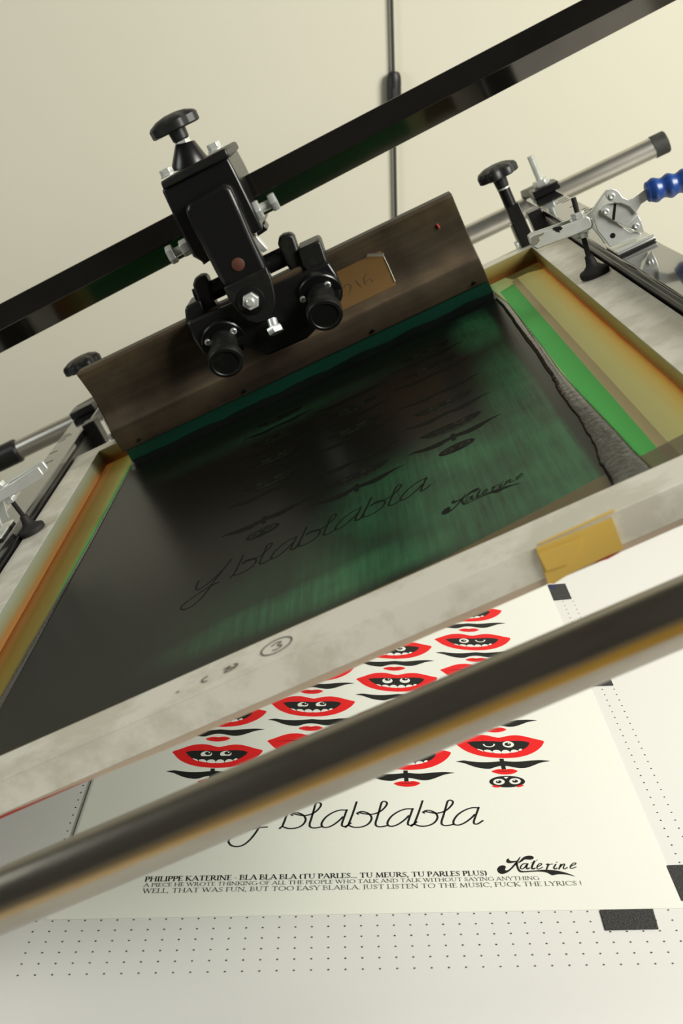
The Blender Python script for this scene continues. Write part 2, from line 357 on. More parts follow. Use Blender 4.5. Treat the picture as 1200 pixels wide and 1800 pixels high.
FACE = [(0.01492,-0.04366),(0.01431,-0.04563),(0.01309,-0.0475),(0.01131,-0.0492),(0.00903,-0.05066),(0.00635,-0.05183),(0.00336,-0.05267),(0.00018,-0.05314),(-0.00306,-0.05322),(-0.00626,-0.05292),(-0.00929,-0.05225),(-0.01203,-0.05122),(-0.01438,-0.04988),(-0.01625,-0.04828),(-0.01757,-0.04648),(-0.01829,-0.04454),(-0.01837,-0.04254),(-0.01781,-0.04055),(-0.01663,-0.03866),(-0.01486,-0.03693),(-0.01259,-0.03544),(-0.00989,-0.03424),(-0.00687,-0.03338),(-0.00365,-0.0329),(-0.00035,-0.03281),(0.0029,-0.03312),(0.00597,-0.03381),(0.00873,-0.03487),(0.01108,-0.03624),(0.01294,-0.03787),(0.01423,-0.0397),(0.01489,-0.04165)]
FEYE = [[(-0.00404,-0.04356),(-0.00452,-0.04521),(-0.00548,-0.04667),(-0.00681,-0.04781),(-0.0084,-0.04852),(-0.01008,-0.04873),(-0.0117,-0.04841),(-0.01309,-0.0476),(-0.01413,-0.04638),(-0.0147,-0.04487),(-0.01476,-0.0432),(-0.0143,-0.04155),(-0.01335,-0.04007),(-0.01201,-0.03891),(-0.01041,-0.0382),(-0.00872,-0.03799),(-0.00709,-0.03831),(-0.00569,-0.03913),(-0.00465,-0.04036),(-0.00409,-0.04189)],[(0.01105,-0.04299),(0.01055,-0.04464),(0.00958,-0.0461),(0.00823,-0.04725),(0.00663,-0.04795),(0.00495,-0.04816),(0.00333,-0.04784),(0.00195,-0.04703),(0.00093,-0.04581),(0.00037,-0.04429),(0.00033,-0.04263),(0.00082,-0.04097),(0.00178,-0.03949),(0.00314,-0.03834),(0.00474,-0.03762),(0.00644,-0.03741),(0.00807,-0.03773),(0.00946,-0.03855),(0.01048,-0.03979),(0.01103,-0.04132)]]
FPUP = [[(-0.00701,-0.04346),(-0.00724,-0.04428),(-0.00772,-0.04502),(-0.00839,-0.04559),(-0.00918,-0.04595),(-0.01002,-0.04605),(-0.01083,-0.04589),(-0.01153,-0.04548),(-0.01205,-0.04487),(-0.01234,-0.04411),(-0.01237,-0.04328),(-0.01213,-0.04245),(-0.01166,-0.04172),(-0.01099,-0.04114),(-0.01019,-0.04078),(-0.00934,-0.04068),(-0.00853,-0.04084),(-0.00783,-0.04125),(-0.00731,-0.04186),(-0.00703,-0.04263)],[(0.00837,-0.0429),(0.00812,-0.04372),(0.00764,-0.04446),(0.00696,-0.04503),(0.00616,-0.04539),(0.00532,-0.04549),(0.00451,-0.04533),(0.00382,-0.04492),(0.00331,-0.04431),(0.00303,-0.04355),(0.00301,-0.04272),(0.00326,-0.04189),(0.00374,-0.04115),(0.00442,-0.04058),(0.00522,-0.04022),(0.00607,-0.04011),(0.00688,-0.04027),(0.00757,-0.04068),(0.00808,-0.0413),(0.00836,-0.04206)]]
FGLINT = [[(-0.00955,-0.04229),(-0.00962,-0.04254),(-0.00977,-0.04276),(-0.00998,-0.04294),(-0.01023,-0.04304),(-0.0105,-0.04307),(-0.01075,-0.04302),(-0.01098,-0.0429),(-0.01114,-0.04272),(-0.01123,-0.04249),(-0.01124,-0.04224),(-0.01117,-0.04199),(-0.01102,-0.04177),(-0.01081,-0.0416),(-0.01056,-0.04149),(-0.01029,-0.04146),(-0.01004,-0.04151),(-0.00982,-0.04163),(-0.00965,-0.04182),(-0.00956,-0.04204)],[(0.00584,-0.04173),(0.00577,-0.04198),(0.00561,-0.0422),(0.0054,-0.04237),(0.00515,-0.04248),(0.00488,-0.04251),(0.00463,-0.04246),(0.00441,-0.04234),(0.00424,-0.04215),(0.00415,-0.04193),(0.00415,-0.04167),(0.00422,-0.04143),(0.00437,-0.0412),(0.00459,-0.04103),(0.00484,-0.04093),(0.00511,-0.04089),(0.00536,-0.04094),(0.00558,-0.04107),(0.00575,-0.04125),(0.00584,-0.04148)]]
FNOSE = [(-0.00394,-0.03515),(0.0005,-0.03503),(-0.00224,-0.03848)]
FEET = [[(-0.0173,-0.05009),(-0.01422,-0.04912),(-0.01225,-0.05025),(-0.00842,-0.05118),(-0.01052,-0.05324),(-0.01468,-0.05283)],[(0.00479,-0.05136),(0.00816,-0.0504),(0.01045,-0.04914),(0.01314,-0.05004),(0.0107,-0.05235),(0.00705,-0.05329)]]
TITLE = [[(-0.04495,1.01136),(-0.04657,1.00035),(-0.0489,0.9861),(-0.05141,0.97294)],[(-0.0536,0.97002),(-0.05141,0.97294),(-0.04631,0.97016),(-0.0411,0.97),(-0.03594,0.97244),(-0.03227,0.97759),(-0.03092,0.98437),(-0.03293,0.99058),(-0.03682,0.99418),(-0.04067,0.99508),(-0.04297,0.99361),(-0.044,0.99209),(-0.04269,0.99089)],[(-0.04148,0.99317),(-0.0374,0.99149),(-0.03207,0.99016),(-0.0268,0.99192),(-0.02259,0.99566),(-0.01901,1.0018),(-0.01732,1.00728),(-0.0182,1.01049),(-0.02036,1.01135),(-0.02228,1.00903),(-0.02369,0.9996),(-0.02567,0.9865),(-0.02723,0.97667),(-0.02675,0.97215),(-0.02422,0.9702),(-0.02068,0.97046),(-0.01672,0.97183)],[(0.00513,0.99788),(-0.0002,0.99806),(-0.00662,0.99437),(-0.01257,0.98761),(-0.01592,0.98009),(-0.01673,0.97446),(-0.01505,0.97103),(-0.01129,0.97091),(-0.00669,0.97413),(-0.00141,0.98076),(0.00224,0.98713)],[(0.00599,0.99864),(0.00351,0.98709),(0.00127,0.97576),(0.00207,0.97198),(0.005,0.97226),(0.00926,0.97701)],[(0.01502,1.01139),(0.01286,1.00037),(0.00983,0.98612),(0.00668,0.97296)],[(0.00434,0.97004),(0.00668,0.97296),(0.01164,0.97018),(0.01685,0.97001),(0.02213,0.97246),(0.02605,0.97761),(0.02774,0.9844),(0.02603,0.9906),(0.02231,0.99421),(0.01851,0.99511),(0.01613,0.99363),(0.01504,0.99212),(0.01628,0.99092)],[(0.01761,0.9932),(0.0216,0.99152),(0.02687,0.99019),(0.03223,0.99195),(0.03663,0.99569),(0.04051,1.00183),(0.04246,1.00731),(0.04174,1.01052),(0.03962,1.01138),(0.03759,1.00906),(0.03572,0.99963),(0.0331,0.98652),(0.03106,0.97669),(0.03132,0.97217),(0.03375,0.97022),(0.03731,0.97048),(0.04133,0.97185)],[(0.06447,0.99791),(0.05914,0.99808),(0.05254,0.9944),(0.04626,0.98764),(0.04254,0.98011),(0.04145,0.97447),(0.04297,0.97105),(0.04672,0.97093),(0.05148,0.97415),(0.05709,0.98078),(0.06105,0.98716)],[(0.06537,0.99866),(0.06232,0.98712),(0.05953,0.97578),(0.06014,0.972),(0.06308,0.97228),(0.06758,0.97703)],[(0.07503,1.01142),(0.07233,1.0004),(0.0686,0.98615),(0.0648,0.97298)],[(0.06232,0.97006),(0.0648,0.97298),(0.06963,0.9702),(0.07483,0.97003),(0.08024,0.97248),(0.08441,0.97763),(0.08643,0.98442),(0.08503,0.99063),(0.08148,0.99423),(0.07772,0.99514),(0.07527,0.99366),(0.0741,0.99214),(0.07529,0.99094)],[(0.07673,0.99322),(0.08064,0.99154),(0.08584,0.99021),(0.0913,0.99197),(0.09588,0.99572),(0.10006,1.00186),(0.10229,1.00733),(0.10172,1.01055),(0.09964,1.01141),(0.09749,1.00909),(0.09516,0.99966),(0.0919,0.98655),(0.08937,0.97671),(0.08941,0.97219),(0.09175,0.97024),(0.09532,0.9705),(0.09942,0.97187)],[(0.12384,0.99794),(0.11852,0.99811),(0.11174,0.99442),(0.10512,0.98766),(0.10103,0.98013),(0.09966,0.97449),(0.10101,0.97107),(0.10476,0.97095),(0.10968,0.97417),(0.11562,0.9808),(0.11989,0.98718)],[(0.12478,0.99869),(0.12116,0.98714),(0.11781,0.9758),(0.11824,0.97202),(0.1212,0.9723),(0.12593,0.97705)],[(-0.05633,1.01574),(-0.06254,0.99891),(-0.0673,0.98669),(-0.07096,0.97544),(-0.07451,0.96365),(-0.07906,0.95285),(-0.08435,0.94548),(-0.08972,0.94351),(-0.09457,0.9458),(-0.09701,0.95125),(-0.09612,0.95593),(-0.09093,0.96123),(-0.082,0.96758),(-0.07286,0.97175),(-0.06457,0.97298)],[(-0.08597,0.99811),(-0.08687,0.98541),(-0.08513,0.97777),(-0.08051,0.97762),(-0.07447,0.98235),(-0.06851,0.9898),(-0.06418,0.9974)]]
SIG = [[(0.15145,0.92144),(0.1499,0.91716),(0.14725,0.9121),(0.14406,0.90709),(0.14057,0.90238),(0.13691,0.89879),(0.13337,0.89711),(0.13079,0.8979),(0.12936,0.90057),(0.12949,0.9044),(0.1315,0.90796),(0.13439,0.90933),(0.13656,0.90853),(0.13706,0.90634),(0.13593,0.90372),(0.13629,0.90215),(0.1381,0.90246),(0.14058,0.90503),(0.14328,0.90918),(0.14512,0.91216),(0.14755,0.91576),(0.14975,0.91964)],[(0.14125,0.91903),(0.13949,0.91822),(0.1384,0.91543),(0.13879,0.91297),(0.14081,0.91205),(0.14374,0.91257),(0.14644,0.91395),(0.14777,0.91575),(0.14593,0.91544),(0.1434,0.91527),(0.14169,0.91594),(0.14104,0.91744)],[(0.14725,0.9121),(0.14982,0.91508),(0.15258,0.9193),(0.15545,0.92169),(0.15917,0.92244),(0.16187,0.92124),(0.16228,0.91925),(0.16089,0.91719),(0.15862,0.9164),(0.15619,0.91697),(0.15401,0.91679),(0.15148,0.91417),(0.14908,0.91241)],[(0.14547,0.91215),(0.14764,0.91233),(0.14754,0.90905),(0.14765,0.90481),(0.14864,0.90178),(0.15096,0.90075),(0.15524,0.90098),(0.16097,0.9014),(0.16674,0.90207),(0.17238,0.90189),(0.17853,0.90051),(0.18444,0.89794),(0.18948,0.89458),(0.1921,0.89155),(0.18857,0.89343),(0.18392,0.89499),(0.17834,0.89527),(0.17353,0.89388),(0.17086,0.89693),(0.16764,0.89881),(0.16211,0.89957),(0.15498,0.89919),(0.14997,0.89875),(0.14724,0.89943),(0.14611,0.90245),(0.14578,0.90668)]]
SIGS = [([(0.15469,0.91065),(0.15245,0.91096),(0.15004,0.90812),(0.14885,0.90477),(0.1503,0.90353),(0.15253,0.90563),(0.15469,0.90919)],0.00127),([(0.15588,0.91098),(0.15421,0.90642),(0.15433,0.9034),(0.1564,0.9049)],0.0015),([(0.16216,0.9147),(0.16,0.90988),(0.15851,0.90568),(0.15885,0.90327),(0.16087,0.90441)],0.0018),([(0.15889,0.91198),(0.16176,0.91348),(0.16483,0.91621)],0.0006),([(0.16327,0.90614),(0.16675,0.90882),(0.16727,0.91075),(0.16571,0.9108),(0.16331,0.90735),(0.16267,0.90411),(0.16389,0.90287),(0.16746,0.90565)],0.00113),([(0.17132,0.90929),(0.17296,0.90973),(0.17024,0.90268)],0.00143),([(0.17168,0.90625),(0.17396,0.90933),(0.17653,0.90974)],0.00097),([(0.17904,0.90942),(0.17667,0.90465),(0.17716,0.90247),(0.17913,0.90409)],0.00143),([(0.18006,0.91207),(0.18067,0.91229)],0.00105),([(0.18346,0.9094),(0.1804,0.90237)],0.00143),([(0.18184,0.90497),(0.18482,0.909),(0.18642,0.90919),(0.18456,0.90429),(0.18524,0.90246),(0.18788,0.90455)],0.0012),([(0.19086,0.90615),(0.19505,0.90881),(0.19595,0.9106),(0.19418,0.91066),(0.19157,0.9077),(0.19032,0.90471),(0.19115,0.903),(0.19531,0.90517)],0.00113)]
COLS = {'A': (-0.1194, 1.0761), 'B': (-0.0270, 1.0947), 'C': (0.0642, 1.0661), 'D': (0.1578, 1.0849)}
PITCH = 0.0813
# expression of every mouth, from the bottom of its column upward
EXPR = {'A': ['side', 'side', 'up', 'shut', 'side'], 'B': ['shut', 'side', 'up', 'side', 'wink'],
        'C': ['side', 'shut', 'up', 'right', 'shut'], 'D': ['winkl', 'side', 'shut', 'wink', 'up']}
def mv(P, x, y): return [(p[0]+x, p[1]+y) for p in P]
def circ(c, rx, ry, n=18): return [(c[0]+rx*math.cos(2*math.pi*k/n), c[1]+ry*math.sin(2*math.pi*k/n)) for k in range(n)]
def art(b, z, dz, ix, put=lambda P: P, dark_only=False, paper=3):
    """the illustration; ix = (red, black, white) material slots"""
    red, blk, wht = ix
    def P(pts, x, y, lay, mi): b.poly(put(mv(pts, x, y)), z+lay*dz, mi)
    for c, (x, y0) in COLS.items():
        if dark_only and c == 'A': continue          # flooded with thick ink
        for k, ex in enumerate(EXPR[c]):
            y = y0 + PITCH*k
            if y > 1.47: continue
            if not dark_only: P(smooth(LIPS, 3, True), x, y, 0, red)
            if ex == 'shut':
                if not dark_only: P(CREASE, x, y, 1, blk)
            else:
                P(MOUTH, x, y, 1, blk)
                if not dark_only: P(CREASE, x, y, 1, blk) if False else None
                for tt in TEETH: P(smooth(tt, 2, True), x, y, 2, wht)
                for e, E0 in enumerate(EYES):
                    ex_, ey_ = sum(p[0] for p in E0)/len(E0), sum(p[1] for p in E0)/len(E0)
                    if (ex == 'wink' and e == 1) or (ex == 'winkl' and e == 0):
                        arc = [(ex_+0.0052*math.cos(a), ey_+0.001+0.0052*math.sin(a)) for a in [math.pi*(1+i/10) for i in range(11)]]
                        b.ribbon(put(mv(arc, x, y)), 0.0016, z+2*dz, wht); continue
                    if ex == 'side': ring = [(ex_+0.0056*math.cos(a), max(ey_-0.0038, ey_+0.0058*math.sin(a))) for a in [2*math.pi*i/24 for i in range(24)]]
                    else: ring = circ((ex_, ey_), 0.0056, 0.0062, 24)
                    P(ring, x, y, 2, wht)
                    dx, dy = {'side': (0.0017, 0.0016), 'up': (0.0003, 0.0030), 'right': (-0.0012, 0.0005)}.get(ex, (-0.0005, 0.0))
                    P(circ((ex_+dx, ey_+dy), 0.0032, 0.0033), x, y, 3, blk)
                    P(circ((ex_+dx+0.001, ey_+dy+0.001), 0.0009, 0.0010), x, y, 4, wht)
            P(smooth(LEAF, 2, True), x, y, 0, blk)
            if k == 0: P(STEM, x, y, 1, blk)
            if not dark_only:
                P(smooth(SMALL, 2, True), x, y, 1.5, red); P(SMALLC, x, y, 2.2, blk)
            if k == 0 and c in 'BD':
                P(FACE, x, y, 1, blk)
                for q in FEYE: P(q, x, y, 2, wht)
                for q in FPUP: P(q, x, y, 3, blk)
                for q in FGLINT: P(q, x, y, 4, wht)
                P(FNOSE, x, y, 2, wht)
                if not dark_only:
                    for q in FEET: P(q, x, y, 3, red)
    for st in TITLE: b.ribbon(put(smooth(st, 5)), 0.00195, z, blk)
    for q in SIG: b.poly(put(smooth(q, 2, True)), z, blk)
    for q, w in SIGS: b.ribbon(put(smooth(q, 4)), w, z+0.5*dz, blk)

def arc(cx, cy, rx, ry, a0, a1, n=10):
    return [(cx+rx*math.cos(math.radians(a0+(a1-a0)*i/n)), cy+ry*math.sin(math.radians(a0+(a1-a0)*i/n))) for i in range(n+1)]
# roman capitals: advance, thick strokes, thin strokes, serif centres
GL = {
 'A': (0.86, [[(0.42,1),(0.78,0)]], [[(0.42,1),(0.10,0)],[(0.2,0.33),(0.64,0.33)]], [(0.10,0),(0.78,0)]),
 'B': (0.70, [[(0.16,0),(0.16,1)]], [arc(0.3,0.76,0.24,0.24,90,-90)+[(0.16,0.52)],[(0.16,1),(0.3,1)],[(0.16,0.52)]+arc(0.32,0.26,0.30,0.26,90,-90)+[(0.16,0)]], [(0.12,1),(0.12,0)]),
 'C': (0.88, [arc(0.5,0.5,0.40,0.5,125,235)], [arc(0.5,0.5,0.40,0.5,125,40),arc(0.5,0.5,0.40,0.5,235,320)], [(0.80,0.84)]),
 'D': (0.88, [[(0.16,0),(0.16,1)],arc(0.34,0.5,0.46,0.5,50,-50)], [[(0.16,1),(0.34,1)]+arc(0.34,0.5,0.46,0.5,90,50,4),arc(0.34,0.5,0.46,0.5,-50,-90,4)+[(0.16,0)]], [(0.12,1),(0.12,0)]),
 'E': (0.62, [[(0.16,0),(0.16,1)]], [[(0.16,1),(0.54,1),(0.54,0.86)],[(0.16,0.52),(0.46,0.52)],[(0.16,0),(0.57,0),(0.57,0.15)]], [(0.12,1),(0.12,0)]),
 'F': (0.58, [[(0.16,0),(0.16,1)]], [[(0.16,1),(0.53,1),(0.53,0.86)],[(0.16,0.5),(0.45,0.5)]], [(0.12,1),(0.16,0)]),
 'G': (0.92, [arc(0.5,0.5,0.40,0.5,125,235),[(0.82,0.42),(0.82,0.06)]], [arc(0.5,0.5,0.40,0.5,125,40),arc(0.5,0.5,0.40,0.5,235,322)], [(0.82,0.44)]),
 'H': (0.90, [[(0.16,0),(0.16,1)],[(0.74,0),(0.74,1)]], [[(0.16,0.52),(0.74,0.52)]], [(0.16,0),(0.16,1),(0.74,0),(0.74,1)]),
 'I': (0.34, [[(0.17,0),(0.17,1)]], [], [(0.17,0),(0.17,1)]),
 'J': (0.36, [[(0.2,0.0),(0.2,1)]], [[(0.2,0.05),(0.13,-0.15),(0.02,-0.2)]], [(0.2,1)]),
 'K': (0.82, [[(0.16,0),(0.16,1)],[(0.26,0.55),(0.74,0)]], [[(0.66,1),(0.16,0.46)]], [(0.16,0),(0.16,1),(0.74,0),(0.66,1)]),
 'L': (0.62, [[(0.16,0),(0.16,1)]], [[(0.16,0),(0.57,0),(0.57,0.16)]], [(0.16,1),(0.12,0)]),
 'M': (1.04, [[(0.2,1),(0.5,0.05)],[(0.84,1),(0.88,0)]], [[(0.2,1),(0.13,0)],[(0.5,0.05),(0.84,1)]], [(0.13,0),(0.88,0)]),
 'N': (0.92, [[(0.15,1),(0.76,0)]], [[(0.15,0),(0.15,1)],[(0.76,0),(0.76,1)]], [(0.15,0),(0.12,1),(0.76,1)]),
 'O': (0.98, [arc(0.49,0.5,0.40,0.5,130,230),arc(0.49,0.5,0.40,0.5,50,-50)], [arc(0.49,0.5,0.40,0.5,130,50),arc(0.49,0.5,0.40,0.5,230,310)], []),
 'P': (0.64, [[(0.16,0),(0.16,1)],arc(0.3,0.74,0.27,0.26,60,-60)], [[(0.16,1),(0.3,1)]+arc(0.3,0.74,0.27,0.26,90,60,3),arc(0.3,0.74,0.27,0.26,-60,-90,3)+[(0.16,0.48)]], [(0.12,1),(0.16,0)]),
 'R': (0.78, [[(0.16,0),(0.16,1)],arc(0.3,0.75,0.25,0.25,60,-60),[(0.34,0.5),(0.72,0)]], [[(0.16,1),(0.3,1)]+arc(0.3,0.75,0.25,0.25,90,60,3),arc(0.3,0.75,0.25,0.25,-60,-90,3)+[(0.16,0.5)]], [(0.12,1),(0.16,0),(0.74,0)]),
 'S': (0.58, [[(0.16,0.66),(0.42,0.38)]], [arc(0.28,0.76,0.18,0.24,30,210),arc(0.29,0.25,0.20,0.25,40,-150)], [(0.45,0.88),(0.10,0.12)]),
 'T': (0.80, [[(0.40,0),(0.40,1)]], [[(0.08,0.86),(0.08,1),(0.72,1),(0.72,0.86)]], [(0.40,0)]),
 'U': (0.88, [[(0.17,1),(0.17,0.3)]], [arc(0.44,0.3,0.27,0.3,180,360)+[(0.71,1)]], [(0.17,1),(0.71,1)]),
 'W': (1.16, [[(0.1,1),(0.36,0)],[(0.55,1),(0.82,0)]], [[(0.36,0),(0.58,0.95)],[(0.82,0),(1.06,1)]], [(0.1,1),(0.55,1),(1.06,1)]),
 'Y': (0.80, [[(0.08,1),(0.40,0.48),(0.40,0)]], [[(0.40,0.48),(0.72,1)]], [(0.08,1),(0.72,1),(0.40,0)]),
 ',': (0.26, [[(0.12,0.06),(0.07,-0.14)]], [], []), '.': (0.26, [[(0.10,0.03),(0.15,0.03)]], [], []),
 '-': (0.36, [], [[(0.06,0.42),(0.30,0.42)]], []), '!': (0.30, [[(0.15,0.28),(0.15,1)],[(0.13,0.03),(0.17,0.03)]], [], []),
 '(': (0.34, [arc(0.42,0.45,0.30,0.62,130,230)], [], []), ')': (0.34, [arc(-0.08,0.45,0.30,0.62,50,-50)], [], []),
 ' ': (0.30, [], [], [])}
def caption(b, s, x0, x1, y, h, th, tn, z, mi):
    tot = sum(GL[c][0] for c in s); k = (x1-x0)/tot; x = x0
    for c in s:
        adv, A, B, S = GL[c]
        q = lambda P: [(x+p[0]*k, y+p[1]*h) for p in P]
        for P in A: b.ribbon(q(P), th, z, mi)
        for P in B: b.ribbon(q(P), tn, z+0.00002, mi)
        for p in S:
            cx, cy = x+p[0]*k, y+p[1]*h
            b.ribbon([(cx-0.13*k, cy), (cx+0.13*k, cy)], tn*0.9, z+0.00004, mi)
        x += adv*k

b = MB()
PZ = 0.0007
b.box((-0.2336, 0.8479, 0.0001), (0.2700, 1.5220, PZ), 0)
art(b, PZ+0.0001, 0.00005, (1, 2, 3))
caption(b, 'PHILIPPE KATERINE - BLA BLA BLA (TU PARLES... TU MEURS, TU PARLES PLUS)', -0.1622, 0.1204, 0.8957, 0.0064, 0.00115, 0.0006, PZ+0.0001, 2)
caption(b, 'A PIECE HE WROTE THINKING OF ALL THE PEOPLE WHO TALK AND TALK WITHOUT SAYING ANYTHING', -0.1622, 0.1622, 0.8884, 0.0047, 0.00062, 0.00036, PZ+0.0001, 2)
caption(b, 'WELL, THAT WAS FUN, BUT TOO EASY BLABLA. JUST LISTEN TO THE MUSIC, FUCK THE LYRICS !', -0.1620, 0.1958, 0.8800, 0.0056, 0.00072, 0.00040, PZ+0.0001, 2)
# dark strip painted as the shadow line of the sheet's lifted left edge
b.box((-0.2345, 0.860, 0.0001), (-0.2336, 1.50, 0.0016), 4)
o = b.build('poster', ['paper', 'red', 'blackink', 'white', 'edge'], loc=(0.018, 0.848, 0), flat=True)
tag(o, 'white poster of red lips and black script lettering lying on the perforated table', 'poster')

tabs = [([(0.27276,1.52206),(0.29531,1.52494),(0.29453,1.4758),(0.27231,1.47127)], 'small black grainy tape tab with a blue corner, beside the tape-patched screen corner', True),
        ([(0.2722, 1.2345), (0.2963, 1.2355), (0.2963, 1.2780), (0.2722, 1.2770)], 'black grainy tape tab half hidden behind the foreground pipe', False),
        ([(0.27043,0.90468),(0.29154,0.90565),(0.28456,0.85791),(0.27039,0.85759)], 'black grainy tape tab at the right edge of the picture beside the poster corner', False),
        ([(0.20337,0.84712),(0.24513,0.84698),(0.24364,0.8226),(0.20277,0.82239)], 'oblong black grainy tape tab below the bottom edge of the poster', False)]
for P, lab, blue in tabs:
    c = P[0]
    b = MB(); b.hull([[(p[0], p[1], 0.0002) for p in P], [(p[0], p[1], 0.0011) for p in P]])
    if blue: b.poly([P[0], (P[0][0]+0.009, P[0][1]+0.0004), (P[0][0]+0.007, P[0][1]-0.016), (P[0][0]+0.001, P[0][1]-0.014)], 0.0013, 1)
    o = b.build('registration_tab', ['tab', 'tabblue'], loc=(c[0], c[1], 0), flat=True)
    tag(o, lab, 'tape', 'black registration tabs around the poster')

# ------------------------------------------------------------------ power cord on the wall
t = thing('hanging_cord', 'thin black cord with an inline switch hanging straight down the cream wall', 'cord', (0.14, 2.744, -0.6))
b = MB(); b.tube([(0.119, 2.7405, 1.6), (0.1275, 2.7405, 0.84), (0.1295, 2.7405, 0.765), (0.1335, 2.7405, 0.60), (0.1375, 2.7405, 0.348), (0.142, 2.7405, 0.0), (0.145, 2.7405, -0.6)], 0.0034); b.build('cord', 'cord', t)
b = MB()
for k in range(1):
    r = [(0.015*math.cos(a), 0.013*math.sin(a)) for a in [2*math.pi*i/24 for i in range(24)]]
    rings = []
    for sc, h in ((0.45, 0.632), (0.78, 0.629), (0.95, 0.622), (1.0, 0.612), (1.0, 0.560), (0.95, 0.550), (0.72, 0.543), (0.4, 0.540)):
        rings.append([(0.1335+p[0]*sc, 2.7355+p[1]*sc, h) for p in r])
    b.hull(rings)
b.build('inline_switch', 'plastic', t)
b = MB(); b.box((0.130, 2.7205, 0.575), (0.137, 2.7235, 0.600)); b.build('rocker', 'cord', t, bevel=0.001)

# ------------------------------------------------------------------ the tipped press head (u, v, w)
FI = (-0.218, 0.404, 0.758, 1.630)       # inner edge of the screen frame
FO = (-0.258, 0.444, 0.7175, 1.663)      # outer edge
FT = 0.0225
SL = (FO[0], FO[2], 0.0)
scr = thing('printing_screen', 'aluminium framed silkscreen with green mesh, tilted above the poster and marked with a circled 3', 'printing screen', SL, HEAD)
R_in = ramp_mat('emulsion_residue_wall', 'Z', 0.0, FT, [(0.0, (0.32, 0.10, 0.015)), (0.3, (0.20, 0.085, 0.015)), (0.62, (0.30, 0.22, 0.06)), (1.0, (0.36, 0.33, 0.14))], 0.4, 30, 0.22)
R_left = ramp_mat('emulsion_residue_wall_grey', 'Z', 0.0, FT, [(0.0, (0.30, 0.13, 0.035)), (0.25, (0.24, 0.13, 0.04)), (0.5, (0.20, 0.19, 0.10)), (1.0, (0.24, 0.27, 0.21))], 0.4, 30, 0.22)
b = MB()
o4 = [(FO[0],FO[2]),(FO[1],FO[2]),(FO[1],FO[3]),(FO[0],FO[3])]; i4 = [(FI[0],FI[2]),(FI[1],FI[2]),(FI[1],FI[3]),(FI[0],FI[3])]
for k in range(4):
    k2 = (k+1) % 4
    a, c, d, e = o4[k], o4[k2], i4[k2], i4[k]
    z0, z1 = 0.0008, FT
    b.face([(*a,z1),(*c,z1),(*d,z1),(*e,z1)], 0); b.face([(*a,z0),(*e,z0),(*d,z0),(*c,z0)], 0)
    b.face([(*a,z0),(*c,z0),(*c,z1),(*a,z1)], 0)
    b.face([(*e,z0),(*e,z1),(*d,z1),(*d,z0)], (1, 1, 1, 2)[k])
bmesh.ops.remove_doubles(b.bm, verts=b.bm.verts, dist=1e-6)
b.build('frame', ['alu', R_in, R_left], scr, bevel=0.0006, seg=2)
# mesh cloth, with the leftovers of old emulsion along both sides
stops = [(0.0, (0.40, 0.14, 0.03)), (0.012, (0.46, 0.22, 0.06)), (0.024, (0.32, 0.20, 0.03)), (0.050, (0.30, 0.24, 0.05)), (0.066, (0.36, 0.37, 0.10)), (0.080, (0.33, 0.36, 0.12)),
         (0.090, (0.03, 0.20, 0.06)), (0.885, (0.03, 0.20, 0.06)), (0.897, (0.40, 0.55, 0.25)), (0.950, (0.50, 0.48, 0.20)), (0.968, (0.55, 0.53, 0.20)), (0.986, (0.64, 0.48, 0.14)), (0.995, (0.60, 0.38, 0.07)), (1.0, (0.42, 0.10, 0.02))]
M['mesh'] = ramp_mat('emulsion_mesh', 'X', FI[0]-SL[0], FI[1]-SL[0], stops, 0.45, 28, 0.004)
translucent(M['mesh'], 0.55)
b = MB(); b.poly([(FO[0]+0.001, FO[2]+0.001), (FO[1]-0.001, FO[2]+0.001), (FO[1]-0.001, FO[3]-0.001), (FO[0]+0.001, FO[3]-0.001)], 0.0004); b.build('mesh', 'mesh', scr, flat=True)
b = MB()
b.poly([(0.3415,0.759),(0.3605,0.759),(0.3620,1.573),(0.3425,1.563)], 0.0008)
b.build('tape_strip', 'greentape', scr, flat=True)['label'] = 'bright green tape strip'
b = MB(); b.poly([(-0.1815,0.95),(-0.168,1.05),(-0.1635,1.56),(-0.1725,1.565),(-0.181,1.20)], 0.0007)
b.build('tape_strip', 'greentape', scr, flat=True)['label'] = 'thin green tape strip along the ink edge'
b = MB(); b.poly([(0.3607,0.759),(0.3690,0.759),(0.3705,1.60),(0.3620,1.59)], 0.0007)
b.build('tape_strip', 'beigetape', scr, flat=True)['label'] = 'beige tape strip'
b = MB(); b.plate([(-0.217,0.759),(0.4035,0.759),(0.4035,0.852),(0.20,0.815),(-0.05,0.812),(-0.217,0.815)], 0.0011, 0.0013)
b.plate([(-0.217,0.759),(0.4035,0.759),(0.4035,0.79),(-0.217,0.788)], 0.0013, 0.00145)
b.build('tape_strip', 'browntape', scr, flat=True)['label'] = 'clear brown tape strip along the front inner edge'
b = MB(); b.plate([(0.385,1.60),(0.4035,1.58),(0.4035,1.629),(0.36,1.629),(0.365,1.60)], 0.0005, 0.0012)
b.build('tape_strip', 'browntape', scr, flat=True)['label'] = 'brown tape in the far corner'
